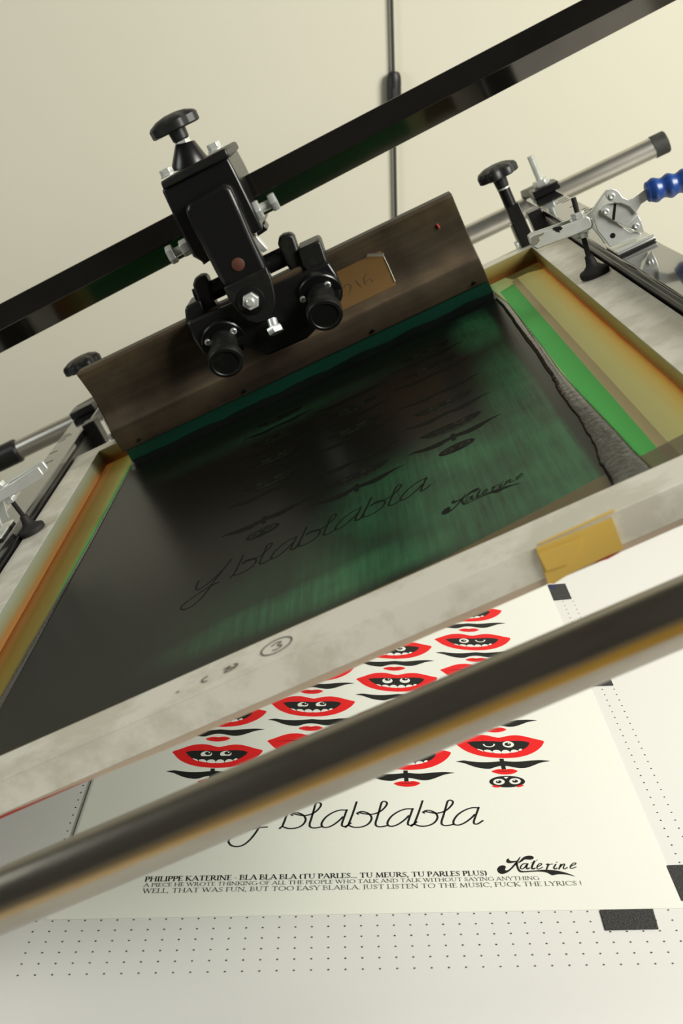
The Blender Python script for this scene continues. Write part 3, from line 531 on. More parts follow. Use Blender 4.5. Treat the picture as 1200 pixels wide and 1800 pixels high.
# ochre tape patch wrapped down the front of the frame
b = MB()
p0, p1 = [(0.25683,0.01825),(0.30742,0.01497)]
b.plate([(p0[0]+0.003, 0.7172), (p0[0]+0.052, 0.7172), (p0[0]+0.0515, 0.7215), (p0[0]+0.0035, 0.7195)], FT, FT+0.0004)
b.slab([(0.25748,0.02167),(0.30565,0.01989),(0.30466,-0.00134),(0.28909,-0.0016),(0.26918,-0.00228),(0.25792,-0.0043),(0.25508,-0.00211)], 0.7160, 0.7171)
b.build('tape_patch', 'ochre', scr, flat=True)['label'] = 'ochre packing tape patch'
b = MB(); b.slab([(0.25701,0.01818),(0.28477,0.01659),(0.28068,0.01008),(0.27167,0.00424),(0.25744,0.00575)], 0.7152, 0.7159)
b.build('tape_patch', 'ochre', scr, flat=True)['label'] = 'second layer of ochre tape'
# cloudy tape hanging as a narrow skirt from the front edge
sk = [(-0.50,-0.0005)]
random.seed(4)
b = MB()
top = [(u, 0.0007) for u in (-0.256, 0.443)]
low = [(0.443 - 0.699*i/40, -0.0036*min(1, max(0.12, (0.699-0.699*i/40-0.14)/0.10)) + random.uniform(-0.0004, 0.0004)) for i in range(41)]
for i in range(40):
    a, c = low[i], low[i+1]
    b.face([(a[0],0.7178,a[1]),(a[0],0.7178,0.0007),(c[0],0.7178,0.0007),(c[0],0.7178,c[1])])
    b.face([(a[0],0.7185,a[1]),(c[0],0.7185,c[1]),(c[0],0.7185,0.0007),(a[0],0.7185,0.0007)])
b.build('tape_skirt', 'skirt', scr, flat=True)
b = MB(); b.tube([(-0.258,0.7182,-0.001),(-0.17,0.7182,-0.0012),(-0.10,0.7182,-0.0011),(-0.055,0.7182,-0.0016)], [0.0013,0.0011,0.0008,0.0004], 6)
b.build('ink_smear', 'redskirt', scr)['label'] = 'red ink smear at the left of the lower edge'
b = MB(); rd = [(0.28579,-0.00247),(0.29415,-0.0028),(0.30156,-0.00269)]
b.tube([(rd[0][0],0.7168,rd[0][1]),(rd[1][0],0.7168,rd[1][1]),(rd[2][0],0.7168,rd[2][1])], [0.0004,0.0009,0.0003], 6)
b.build('ink_smear', 'redskirt', scr)['label'] = 'red ink smear below the ochre tape'
# circled 3 in marker pen, and rubbed out writing beside it
b = MB()
b.ribbon(smooth(circ((0.0830, 0.7382), 0.0108, 0.0098, 16)+[(0.0938, 0.7385)], 3), 0.0011, FT+0.0003)
b.ribbon(smooth([(0.0795,0.7410),(0.0832,0.7432),(0.0862,0.7415),(0.0838,0.7385),(0.0868,0.7360),(0.0840,0.7330),(0.0805,0.7338)], 4), 0.0011, FT+0.0003)
b.build('handwritten_number', 'marker', scr, flat=True)
b = MB()
for q in ([(0.0335,0.7385),(0.0305,0.7365),(0.0310,0.7325),(0.0340,0.7315)], [(0.0455,0.7375),(0.0500,0.7390),(0.0480,0.7350),(0.0465,0.7325),(0.0520,0.7320)], [(0.0530,0.7390),(0.0555,0.7365),(0.0535,0.7325)], [(0.0480,0.7360),(0.0540,0.7345)], [(0.0120,0.7345),(0.0135,0.7340)]):
    b.ribbon(smooth(q, 3), 0.0016, FT+0.0003)
b.build('rubbed_out_writing', 'wornink', scr, flat=True)

# ------------------------------------------------------------------ wet ink on the mesh
M['ink'] = None
def ink_material():
    m = bpy.data.materials.new('wet_black_ink'); m.use_nodes = True
    nt = m.node_tree; N = nt.nodes; L = nt.links; p = N['Principled BSDF']
    tc = N.new('ShaderNodeTexCoord')
    def blob(cx, cy, rx, ry, soft):
        mp = N.new('ShaderNodeMapping'); mp.inputs['Location'].default_value = (-cx/rx, -cy/ry, 0); mp.inputs['Scale'].default_value = (1/rx, 1/ry, 0)
        L.new(tc.outputs['Object'], mp.inputs['Vector'])
        ln = N.new('ShaderNodeVectorMath'); ln.operation = 'LENGTH'; L.new(mp.outputs[0], ln.inputs[0])
        mr = N.new('ShaderNodeMapRange'); mr.interpolation_type = 'SMOOTHSTEP'
        mr.inputs['From Min'].default_value = 1.0; mr.inputs['From Max'].default_value = soft
        mr.inputs['To Min'].default_value = 0.0; mr.inputs['To Max'].default_value = 1.0
        L.new(ln.outputs['Value'], mr.inputs['Value']); return mr.outputs[0]
    def mx(a, c):
        q = N.new('ShaderNodeMath'); q.operation = 'MAXIMUM'; L.new(a, q.inputs[0]); L.new(c, q.inputs[1]); return q.outputs[0]
    # thin places in the ink where the green stencil shows (in the ink's own u, v)
    f = blob(0.485, 0.20, 0.055, 0.48, 0.25)
    for args in ((0.44, 0.12, 0.16, 0.10, 0.2), (0.33, 0.10, 0.22, 0.05, 0.3), (0.40, 0.22, 0.16, 0.16, 0.1), (0.480, 0.66, 0.045, 0.14, 0.1), (0.30, 0.14, 0.20, 0.14, -0.9), (0.22, 0.66, 0.26, 0.06, -1.6)):
        f = mx(f, blob(*args))
    mp = N.new('ShaderNodeMapping'); mp.inputs['Scale'].default_value = (22, 0.8, 1)
    L.new(tc.outputs['Object'], mp.inputs['Vector'])
    n1 = N.new('ShaderNodeTexNoise'); n1.inputs['Scale'].default_value = 9; n1.inputs['Detail'].default_value = 8; n1.inputs['Roughness'].default_value = 0.7
    L.new(mp.outputs[0], n1.inputs['Vector'])
    n2 = N.new('ShaderNodeTexNoise'); n2.inputs['Scale'].default_value = 11; n2.inputs['Detail'].default_value = 4
    L.new(tc.outputs['Object'], n2.inputs['Vector'])
    av = N.new('ShaderNodeMath'); av.operation = 'ADD'; L.new(n1.outputs['Fac'], av.inputs[0]); L.new(n2.outputs['Fac'], av.inputs[1])
    mr = N.new('ShaderNodeMapRange'); mr.inputs['From Min'].default_value = 0.72; mr.inputs['From Max'].default_value = 1.25
    mr.inputs['To Min'].default_value = 0.25; mr.inputs['To Max'].default_value = 1.0
    L.new(av.outputs[0], mr.inputs['Value'])
    sx = N.new('ShaderNodeSeparateXYZ'); L.new(tc.outputs['Object'], sx.inputs[0])
    cut = N.new('ShaderNodeMapRange'); cut.inputs['From Min'].default_value = 0.503; cut.inputs['From Max'].default_value = 0.497
    cut.inputs['To Min'].default_value = 0.10; L.new(sx.outputs['X'], cut.inputs['Value'])
    mc = N.new('ShaderNodeMath'); mc.operation = 'MULTIPLY'; L.new(f, mc.inputs[0]); L.new(cut.outputs[0], mc.inputs[1])
    mu = N.new('ShaderNodeMath'); mu.operation = 'MULTIPLY'; L.new(mc.outputs[0], mu.inputs[0]); L.new(mr.outputs[0], mu.inputs[1])
    r = N.new('ShaderNodeValToRGB')
    r.color_ramp.elements[0].position = 0.0; r.color_ramp.elements[0].color = (0.0085, 0.0082, 0.0062, 1)
    r.color_ramp.elements[1].position = 1.0; r.color_ramp.elements[1].color = (0.055, 0.23, 0.10, 1)
    L.new(mu.outputs[0], r.inputs[0]); L.new(r.outputs[0], p.inputs['Base Color'])
    p.inputs['Roughness'].default_value = 0.26
    p.inputs['IOR'].default_value = 1.38
    bm_ = N.new('ShaderNodeBump'); bm_.inputs['Strength'].default_value = 0.10; bm_.inputs['Distance'].default_value = 0.0008
    L.new(n1.outputs['Fac'], bm_.inputs['Height']); L.new(bm_.outputs[0], p.inputs['Normal'])
    return m
M['ink'] = translucent(ink_material(), 0.35)
M['inkart'] = mat('open_stencil_ink', (0.0045, 0.0055, 0.004), 0.45, spec=0.05)
M['inkopen'] = mat('open_stencil_gap', (0.011, 0.014, 0.009), 0.4, spec=0.1)
M['bead'] = mat('thick_black_ink', (0.006, 0.0056, 0.0056), 0.14, spec=0.6, bump=(110, 0.5))
IL = (-0.183, 0.7590, 0.0010)
ink = thing('printing_ink', 'wet black ink spread over the green mesh in front of the squeegee blade', 'ink', IL, HEAD)
b = MB()
LE = [(-0.186,0.760),(-0.184,0.93),(-0.1805,1.05),(-0.1725,1.22),(-0.169,1.40),(-0.1665,1.575)]
RE = [(0.335,1.600),(0.337,1.45),(0.338,1.20),(0.336,1.0),(0.338,0.90),(0.343,0.80),(0.349,0.760)]
b.poly(smooth(LE, 4)+smooth(RE, 4), 0.00105)
b.build('ink_film', 'ink', ink, flat=True)
b = MB()
art(b, 0.00115, 0.00004, (0, 0, 1), put=lambda P: [(p[0]+0.07406, p[1]) for p in P], dark_only=True)
b.build('stencil_image', ['inkart', 'inkopen'], ink, flat=True)['label'] = 'stencilled mouths and script showing through the ink'
def bead(pts, name, lab):
    """a rounded ridge of ink: (v, left u, right u, height)"""
    bb = MB(); rings = []
    n = 14
    P = []
    for i in range(len(pts)-1):
        for q in range(6):
            t_ = q/6; P.append([pts[i][j]*(1-t_)+pts[i+1][j]*t_ for j in range(4)])
    P.append(list(pts[-1]))
    random.seed(7)
    for k, (v, ul, ur, h) in enumerate(P):
        ul += random.uniform(-0.0006, 0.0006)
        ring = []
        for i in range(n+1):
            a = math.pi*i/n
            ring.append(((ul+ur)/2 - (ur-ul)/2*math.cos(a), v, 0.0006 + h*math.sin(a)**0.8*(1+random.uniform(-0.06, 0.06))))
        rings.append(ring)
    bb.hull(rings, 0)
    o = bb.build(name, 'bead', ink, ang=60); o['label'] = lab
bead([(1.590,0.3300,0.3365,0.0014),(1.48,0.3335,0.3420,0.0024),(1.36,0.3325,0.3420,0.0024),(1.24,0.3320,0.3420,0.0026),(1.12,0.3305,0.3405,0.0028),(1.05,0.3275,0.3420,0.0030),(0.98,0.3285,0.3440,0.0034),(0.91,0.3260,0.3460,0.0036),(0.86,0.3215,0.3470,0.0040),(0.815,0.3195,0.3490,0.0050),(0.785,0.3185,0.3500,0.0052),(0.768,0.3230,0.3600,0.0034)], 'ink_bead', 'thick glossy ink ridge along the right side')
bead([(1.575,-0.1690,-0.1655,0.0010),(1.30,-0.1735,-0.1690,0.0012),(1.10,-0.1800,-0.1740,0.0016),(0.98,-0.1850,-0.1760,0.0018),(0.86,-0.1880,-0.1790,0.0018),(0.765,-0.1890,-0.1770,0.0018)], 'ink_bead', 'thin ink ridge along the left side')
b = MB(); random.seed(2); rings = []
for i in range(61):
    u = -0.163 + 0.498*i/60; f_ = 0.5+0.5*math.sin(i*0.7)*random.random()
    rings.append([(u,1.5600,0.0010),(u,1.5320-0.010*f_,0.0011),(u,1.5380-0.006*f_,0.0035),(u,1.5470,0.0060+0.003*f_),(u,1.5510,0.0065+0.003*f_),(u,1.5600,0.0020)])
b.hull(rings); b.build('ink_roll', 'bead', ink, ang=60)['label'] = 'roll of ink pushed against the blade'

# ------------------------------------------------------------------ squeegee
sq = thing('squeegee', 'long stained wooden squeegee with a green rubber blade standing across the screen', 'squeegee', (0.084, 1.556, 0.0011), HEAD)
prof = [(1.5475,0.0225),(1.5405,0.0325),(1.5375,0.0500),(1.5385,0.0555),(1.5475,0.0660),(1.5490,0.0800),(1.5440,0.1050),(1.5345,0.1270),(1.5300,0.1350),(1.5310,0.1385),(1.5600,0.1385),(1.5640,0.1340),(1.5650,0.0700),(1.5700,0.0560),(1.5700,0.0260),(1.5660,0.0225)]
b = MB(); n = 40
rings = []
for i in range(n+1):
    u = -0.1665+0.501*i/n
    rings.append([(u, p[0], p[1]) for p in prof])
b.hull(rings); b.build('handle', 'wood', sq, bevel=0.0012, ang=50)
b = MB(); b.bar([(1.5505,0.0040),(1.5500,0.0240),(1.5595,0.0240),(1.5595,0.0040),(1.5575,0.0011),(1.5530,0.0011)], -0.1635, 0.3340)
b.build('blade', 'blade', sq)
for (u, w) in ((0.183, 0.0285), (0.008, 0.0290), (-0.140, 0.030), (0.318, 0.029)):
    b = MB(); b.lathe((u, 1.5428, w), (0, -1, -0.5), [(0.0028,0),(0.0028,0.0008),(0.0018,0.0014),(0.0002,0.0015)], 16); b.build('screw', 'blackrough', sq)
# amber tape with an old number, its corner curling up
tp = [(0.1721,0.11944),(0.19296,0.13329),(0.25368,0.1066),(0.25096,0.0744),(0.23425,0.06734),(0.15231,0.06998)]
def wface(w):     # front face of the handle at height w
    for (v0, w0), (v1, w1) in zip(prof, prof[1:]):
        if w0 <= w <= w1: return v0+(v1-v0)*(w-w0)/(w1-w0)
    return 1.545
b = MB()
ring_w = [0.066, 0.076, 0.084, 0.092, 0.100, 0.112]
rr = [[(u, wface(w)-0.0004, w) for w in ring_w] for u in (0.095, 0.140, 0.190, 0.2315)]
rb = [[(u, wface(w)-0.0010, w) for w in ring_w] for u in (0.095, 0.140, 0.190, 0.2315)]
b.hull([rb[0]+rr[0][::-1], rb[1]+rr[1][::-1], rb[2]+rr[2][::-1], rb[3]+rr[3][::-1]])
b.build('tape_patch', 'woodtape', sq)['label'] = 'amber tape with a curled corner'
b = MB()
b.hull([[(0.2130,wface(0.112)-0.0008,0.1125),(0.2325,wface(0.105)-0.0010,0.1040),(0.2330,wface(0.105)-0.0014,0.1045),(0.2135,wface(0.112)-0.0012,0.1130)], [(0.2160,wface(0.112)-0.006,0.1160),(0.2340,wface(0.105)-0.006,0.1085),(0.2342,wface(0.105)-0.0064,0.1088),(0.2162,wface(0.112)-0.0064,0.1163)]])
b.tube([(0.2322,wface(0.104)-0.0014,0.104),(0.2324,wface(0.094)-0.0014,0.094),(0.2322,wface(0.083)-0.0014,0.083),(0.2318,wface(0.070)-0.0014,0.070)], 0.00045, 6)
b.build('curled_corner', 'label', sq)
b = MB()
def onface(q, w_):
    pts = smooth(q, 3)
    for (a, c) in zip(pts, pts[1:]):
        b.tube([(a[0], wface(a[1])-0.0012, a[1]), (c[0], wface(c[1])-0.0012, c[1])], w_, 5)
for q in ([(0.1520,0.0910),(0.1520,0.0745)], [(0.1520,0.0910),(0.1590,0.0920)], [(0.1520,0.0830),(0.1575,0.0838)], [(0.1520,0.0745),(0.1610,0.0765)],
          [(0.1730,0.0895),(0.1760,0.0930),(0.1810,0.0920),(0.1815,0.0870),(0.1745,0.0790),(0.1830,0.0800)], [(0.1900,0.0925),(0.1930,0.0800)],
          [(0.2060,0.0945),(0.2000,0.0900),(0.1990,0.0830),(0.2030,0.0795),(0.2080,0.0825),(0.2060,0.0870),(0.2000,0.0850)]):
    onface(q, 0.00025)
b.build('pencilled_number', 'marker', sq)
b = MB()
for q in ([(0.1640,0.0890),(0.1690,0.0840)], [(0.1690,0.0895),(0.1650,0.0835)]): onface(q, 0.0005)
b.build('red_mark', 'redthread', sq)
b = MB()
for q in ([(0.3050,0.1115),(0.3060,0.1060)],): onface(q, 0.0012)
b.build('red_mark', 'redthread', sq)

# ------------------------------------------------------------------ guide bar (square tube on edge)
tA = [(-0.23348,0.24935),(0.5667,0.26574)]; lA = [(-0.26651,0.19292),(0.67097,0.21632)]; fA = [(-0.24229,0.22137),(0.61554,0.24104)]
def at(L, u): return L[0][1] + (L[1][1]-L[0][1])*(u-L[0][0])/(L[1][0]-L[0][0])
b = MB(); rings = []
for u in (-0.55, 0.0, 0.5, 1.05):
    tw, lw, fw = at(tA, u), at(lA, u), at(fA, u)
    rings.append([(u,1.62,tw),(u,1.593,fw),(u,1.62,lw),(u,1.647,tw+lw-fw)])
b.hull(rings); o = b.build('guide_bar', 'barpaint', loc=(0.3, 1.62, at(lA, 0.3)), xf=HEAD, bevel=0.0014)
tag(o, 'long black square bar crossing the top of the picture above the squeegee', 'bar')

# ------------------------------------------------------------------ squeegee carriage
ca = thing('squeegee_carriage', 'black cast squeegee clamp with a lobed knob on top, hanging from the black bar', 'clamp', (0.03, 1.56, 0.139), HEAD)
b = MB(); b.slab([(0.02996,0.28693),(0.1167,0.28709),(0.11763,0.26686),(0.1176,0.22708),(0.11696,0.19558),(0.1015,0.19505),(0.09131,0.19496),(0.03716,0.18889),(0.02744,0.20226),(0.02816,0.23784)], 1.532, 1.690); b.build('body', 'black', ca, bevel=0.003)
b = MB(); b.slab([(0.03422,0.29546),(0.11538,0.29725),(0.11931,0.29631),(0.11961,0.28731),(0.11707,0.28618),(0.03297,0.2861)], 1.525, 1.700); b.build('top_plate', 'blackrough', ca, bevel=0.002)
b = MB(); b.slab([(0.04813,0.25549),(0.05455,0.2607),(0.06193,0.26073),(0.09973,0.26292),(0.10561,0.26012),(0.10751,0.2543),(0.10632,0.22307),(0.10458,0.19529),(0.10384,0.16427),(0.10299,0.14517),(0.10046,0.13657),(0.04783,0.15673),(0.04689,0.17922),(0.04699,0.20828),(0.04609,0.23509)], 1.503, 1.5325); b.build('cover', 'black', ca, bevel=0.006, seg=4)
b = MB(); b.slab([(0.04848,0.15795),(0.10422,0.15846),(0.10355,0.14223),(0.09938,0.12584),(0.09525,0.11549),(0.08787,0.10662),(0.07681,0.10194),(0.06591,0.10265),(0.05712,0.11008),(0.0516,0.12391),(0.04763,0.14312)], 1.496, 1.505); b.build('hinge_plate', 'blackrough', ca, bevel=0.0015)
p = [(0.07551,0.17427)][0]
b = MB(); b.lathe((p[0],1.5035,p[1]), (0,-1,0), [(0.0078,0),(0.0078,0.0012),(0.0070,0.0016),(0.0002,0.0018)], 28); b.build('plug', 'copper', ca)['label'] = 'red-brown round plug'
# the hinge nut
p = [(0.0712,0.13121)][0]
b = MB(); b.lathe((p[0],1.4965,p[1]), (0,-1,0), [(0.0165,0),(0.0165,0.0020),(0.0150,0.0026),(0.010,0.0027)], 32); b.build('washer', 'black', ca)
b = MB(); b.hexa((p[0],1.4940,p[1]), (p[0],1.4845,p[1]), 0.0105); b.build('hex_nut', 'steel', ca, bevel=0.0005)
b = MB(); b.thread((p[0],1.4850,p[1]), (p[0],1.4780,p[1]), 0.0048); b.build('threaded_end', 'steel', ca)
# cone, nut and knob on top
cb, ct = [(0.06408,0.2969)][0], [(0.06879,0.31833)][0]
b = MB(); b.lathe((cb[0],1.61,cb[1]-0.003), (ct[0]-cb[0],0,ct[1]-cb[1]), [(0.0240,0),(0.0235,0.005),(0.0125,0.0285),(0.0115,0.0295),(0.001,0.0296)], 32); b.build('cone', 'black', ca)
kx = Vector((0,0,1)); kb = Vector((ct[0]-0.0006,1.61,ct[1]))
b = MB(); b.hexa(kb+kx*(-0.001), kb+kx*0.0085, 0.0098); b.build('hex_nut', 'steel', ca, bevel=0.0005)
b = MB()
b.lathe(kb+kx*0.0080, kx, [(0.0085,0),(0.0105,0.002),(0.0115,0.016),(0.020,0.0185)], 28)
b.lathe(kb+kx*0.0210, kx, [(0.0305,0),(0.0325,0.0015),(0.0328,0.0110),(0.0300,0.0140),(0.0200,0.0185),(0.0080,0.0205),(0.0010,0.0205)], 72, lobes=6, depth=0.13, phase=0.4)
b.build('knob', 'plastic', ca)
for q in [(0.04335,0.30137),(0.10666,0.30305)]:
    b = MB(); b.lathe((q[0],1.545,q[1]-0.004), kx, [(0.0098,0),(0.0098,0.0015),(0.0082,0.0016)], 24); b.hexa((q[0],1.545,q[1]-0.0026), (q[0],1.545,q[1]+0.0052), 0.0083); b.build('hex_bolt', 'steel', ca, bevel=0.0004)
for q in [(0.03066,0.30159),(0.10066,0.29981)]:
    b = MB(); b.hexa((q[0],1.665,at(tA,q[0])+0.028), (q[0],1.665,at(tA,q[0])+0.036), 0.0083); b.build('hex_bolt', 'steel', ca, bevel=0.0004)
# side adjusting bolts
n0, n1, h0, h1 = [(0.11198,0.21652),(0.12234,0.216),(0.1363,0.21718),(0.1452,0.21636)]
d = Vector((1,0,0.02)); P0 = Vector((n0[0],1.555,n0[1]))
b = MB(); b.hexa(P0, P0+d*0.0115, 0.0125); b.build('hex_nut', 'steel', ca, bevel=0.0005)
L_ = h0[0]-n0[0]
b = MB(); b.thread(P0+d*0.010, P0+d*(L_+0.001), 0.0060, 0.0013); b.hexa(P0+d*L_, P0+d*(L_+0.0085), 0.0115); b.build('adjusting_bolt', 'steel', ca)
n0, h0 = [(0.02898,0.21541),(0.00826,0.21486)]
P0 = Vector((n0[0],1.545,n0[1])); L_ = n0[0]-h0[0]
b = MB(); b.hexa(P0, P0-d*0.0115, 0.0105); b.build('hex_nut', 'steel', ca, bevel=0.0005)
b = MB(); b.thread(P0-d*0.010, P0-d*(L_+0.001), 0.0060, 0.0013); b.hexa(P0-d*L_, P0-d*(L_+0.0085), 0.0115); b.build('adjusting_bolt', 'steel', ca)
b = MB(); b.slab([(0.10727,0.19957),(0.11868,0.19957),(0.11981,0.19064),(0.10513,0.18871)], 1.555, 1.60); b.build('bracket', 'black', ca, bevel=0.0015); b = MB(); b.slab([(0.02889,0.23565),(0.04316,0.23622),(0.03074,0.20018),(0.03378,0.19126),(0.02972,0.20066),(0.02881,0.22092)], 1.538, 1.575)
b.slab([(0.03113,0.20406),(0.03992,0.20363),(0.03676,0.18756),(0.03219,0.18722)], 1.55, 1.60)
b.build('bracket', 'black', ca, bevel=0.0015)
b = MB(); b.slab([(0.09232,0.19862),(0.1008,0.18949),(0.10629,0.16641),(0.09944,0.16582),(0.09244,0.18326)], 1.585, 1.605); b.build('latch', 'steel', ca, bevel=0.001)
# clamp over the wood
b = MB()
b.slab([(-0.01068,0.13875),(0.03639,0.13641),(0.09778,0.13331),(0.17156,0.13142),(0.17443,0.11409),(0.17223,0.09535),(0.16207,0.08025),(0.10955,0.05987),(0.07963,0.06087),(0.05698,0.06143),(0.04382,0.07591),(0.03562,0.08494),(-0.00568,0.08927),(-0.01179,0.09732),(-0.01355,0.11858)], 1.508, 1.524)
b.build('jaw', 'black', ca, bevel=0.003)
b = MB(); b.slab([(-0.01462,0.13682),(0.17077,0.12976),(0.17068,0.12433),(-0.01481,0.1305)], 1.523, 1.592); b.slab([(-0.02355,0.13094),(0.16785,0.12366),(0.16609,0.09818),(-0.02608,0.10556)], 1.570, 1.592); b.build('jaw_bridge', 'blackrough', ca, bevel=0.002)
a0, a1 = [(0.00561,0.15541),(0.14216,0.15437)]
b = MB(); b.cyl((a0[0],1.55,a0[1]), (a1[0],1.55,a1[1]), 0.0118, seg=28); b.build('pivot_shaft', 'black', ca)
for q0, q1, pl in ((1.534,1.562,[(0.12475,0.17222),(0.12873,0.17772),(0.13446,0.17917),(0.14358,0.17728),(0.14639,0.17177),(0.14289,0.14502),(0.14466,0.13048),(0.12629,0.13173),(0.12253,0.14726)]), (1.534,1.562,[(0.01134,0.17269),(0.01593,0.17754),(0.02314,0.17861),(0.02931,0.17668),(0.03185,0.17171),(0.02605,0.15054),(0.02607,0.13657),(0.00775,0.13255),(0.00781,0.14909)])):
    b = MB(); b.slab(pl, q0, q1); b.build('lug', 'blackrough', ca, bevel=0.0035, seg=3)
for pl in ([(0.14371,0.15703),(0.16979,0.15645),(0.17229,0.1528),(0.1695,0.13236),(0.16982,0.12673),(0.14269,0.12642),(0.13945,0.13795)], [(-0.00983,0.1519),(-0.00564,0.15398),(0.01263,0.1544),(0.01035,0.13259),(-0.01374,0.13255),(-0.0148,0.13895)]):
    b = MB(); b.slab(pl, 1.528, 1.590); b.build('jaw_block', 'blackrough', ca, bevel=0.0025)
kd = Vector((-0.05,-math.cos(math.radians(22)),-math.sin(math.radians(22)))).normalized()
for fc, s1, s2 in (((0.14663,0.10011), (0.15941,0.10863), (0.12584,0.10437)), ((0.01829,0.09985), (0.03496,0.10721), (0.00132,0.10735))):
    c0 = Vector((fc[0],1.508,fc[1]))
    b = MB(); b.lathe(c0-kd*0.012, kd, [(0.0250,0),(0.0268,0.002),(0.0268,0.0105),(0.0255,0.0120),(0.001,0.0122)], 40); b.build('flange', 'black', ca)
    b = MB(); b.lathe(c0+kd*0.0002, kd, [(0.0160,0),(0.0165,0.030),(0.0205,0.032),(0.0212,0.034),(0.0212,0.045),(0.0200,0.0475),(0.0165,0.0480),(0.0155,0.0470),(0.001,0.0470)], 40); b.build('clamp_knob', 'blackrough', ca)
    for s_ in (s1, s2):
        off = Vector((s_[0]-fc[0], 0, s_[1]-fc[1])); off.y = -off.z*math.tan(math.radians(22))
        off = off - kd*off.dot(kd); c1 = c0 + off*1.0 + kd*0.0002
        b = MB(); b.lathe(c1, kd, [(0.0042,0),(0.0042,0.0018),(0.0036,0.0024),(0.0022,0.0024),(0.0020,0.0012),(0.0002,0.0012)], 18); b.build('screw', 'steel', ca)
q = [(0.08309,0.10036),(0.08192,0.09048)]
b = MB(); b.cyl((q[0][0],1.497,q[0][1]), (q[1][0],1.492,q[1][1]), 0.0058); b.hexa((q[1][0],1.493,q[1][1]+0.002), (q[1][0],1.490,q[1][1]-0.006), 0.0098); b.build('stop_bolt', 'steel', ca)

# ------------------------------------------------------------------ pipes across the head
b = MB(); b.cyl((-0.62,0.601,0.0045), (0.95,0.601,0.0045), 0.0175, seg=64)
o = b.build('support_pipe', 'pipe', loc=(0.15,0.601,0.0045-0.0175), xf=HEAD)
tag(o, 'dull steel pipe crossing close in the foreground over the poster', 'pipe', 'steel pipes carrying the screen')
rp = thing('support_pipe', 'pale steel pipe with black end caps behind the squeegee', 'pipe', (0.2,2.075,0.002-0.0163), HEAD, 'steel pipes carrying the screen')
e0 = [(0.67479,0.01196)][0][0]; e1 = [(0.69836,0.00171)][0][0]; l0 = [(-0.47125,-0.00257)][0][0]
b = MB(); b.cyl((l0-0.03,2.075,0.002), (e0+0.005,2.075,0.002), 0.0163, seg=48); b.build('tube', 'pipe2', rp)
b = MB(); b.lathe((e0,2.075,0.002), (1,0,0), [(0.0176,0),(0.0176,e1-e0-0.002),(0.0160,e1-e0),(0.001,e1-e0)], 40); b.build('end_cap', 'cap', rp)
b = MB(); b.lathe((l0,2.075,0.002), (-1,0,0), [(0.0172,-0.004),(0.0205,0),(0.0205,0.045),(0.018,0.047),(0.001,0.047)], 40); b.build('end_cap', 'plastic', rp)

# ------------------------------------------------------------------ side rails
def rail(u0, u1, s, lab):
    t = thing('side_rail', lab, 'rail', ((u0+u1)/2, 1.25, -0.006), HEAD, 'black rails beside the screen')
    b = MB(); b.box((u0,0.52,0.0225), (u1,1.935,0.035)); b.build('top_bar', 'rail', t, bevel=0.0022, seg=3)
    inn = u0 if s > 0 else u1
    b = MB(); b.box((min(inn-0.004*s,inn-0.001*s),0.60,-0.006), (max(inn-0.004*s,inn-0.001*s),1.80,0.026))
    b.box((min(inn-0.020*s,inn-0.001*s),0.72,-0.006), (max(inn-0.020*s,inn-0.001*s),1.66,-0.002)); b.build('support_ledge', 'black', t)
    o_ = u1 if s > 0 else u0
    for k, v in enumerate((1.60,1.615,1.63,1.645,1.70,1.76,1.775,1.79)):
        ln = 0.012 if k % 3 else 0.018
        b = MB(); b.box((min(o_-0.004*s,o_-(0.004+ln)*s), v, 0.0351), (max(o_-0.004*s,o_-(0.004+ln)*s), v+0.0014, 0.0353))
        b.build('scale_mark', 'hole', t, flat=True)
rail(0.450, 0.491, 1, 'glossy black rail to the right of the screen, reflecting the blue-handled clamp')
rail(-0.306, -0.265, -1, 'dark rail to the left of the screen, running to the left edge of the picture')
# pipe brackets with studs at the far ends of the rails
def bracket(uc, lab, stud):
    t = thing('pipe_bracket', lab, 'bracket', (uc,1.905,0.035), HEAD, 'brackets holding the rear pipe')
    b = MB(); b.box((uc-0.019,1.885,0.0353), (uc+0.021,1.925,0.047)); b.build('block', 'black', t, bevel=0.0015)
    b = MB()
    pts = [(1.925,0.0353),(1.93,0.047),(2.075,0.030),(2.094,0.018),(2.0985,0.002),(2.093,-0.012),(2.075,-0.020),(2.060,-0.016),(2.061,-0.0135),(2.075,-0.0150),(2.0885,-0.008),(2.0925,0.002),(2.088,0.013),(2.075,0.020),(2.03,0.023)]
    b.bar(pts, uc-0.016, uc+0.018); b.build('strap', 'blackrough', t, bevel=0.001)
    if stud:
        gusset(t, 0.4290, 0.4495)
        b = MB(); b.hexa((uc,1.905,0.0472), (uc,1.905,0.0565), 0.0125, phase=0.1); b.build('hex_nut', 'steel', t, bevel=0.0006)
        b = MB(); b.thread((uc,1.905,0.056), (uc,1.905,0.0935), 0.0056, 0.0012); b.build('stud', 'steel', t)
    else: gusset(t, -0.2645, -0.2440)
def gusset(t, u0, u1):
    b = MB(); b.box((u0,1.772,0.0005), (u1,1.800,0.0400)); b.build('gusset', 'black', t, bevel=0.0015)
bracket(0.4765, 'black pipe bracket with an upright threaded stud beside the right rail', True)
bracket(-0.2870, 'dark pipe bracket at the far end of the left rail, left of the squeegee', False)

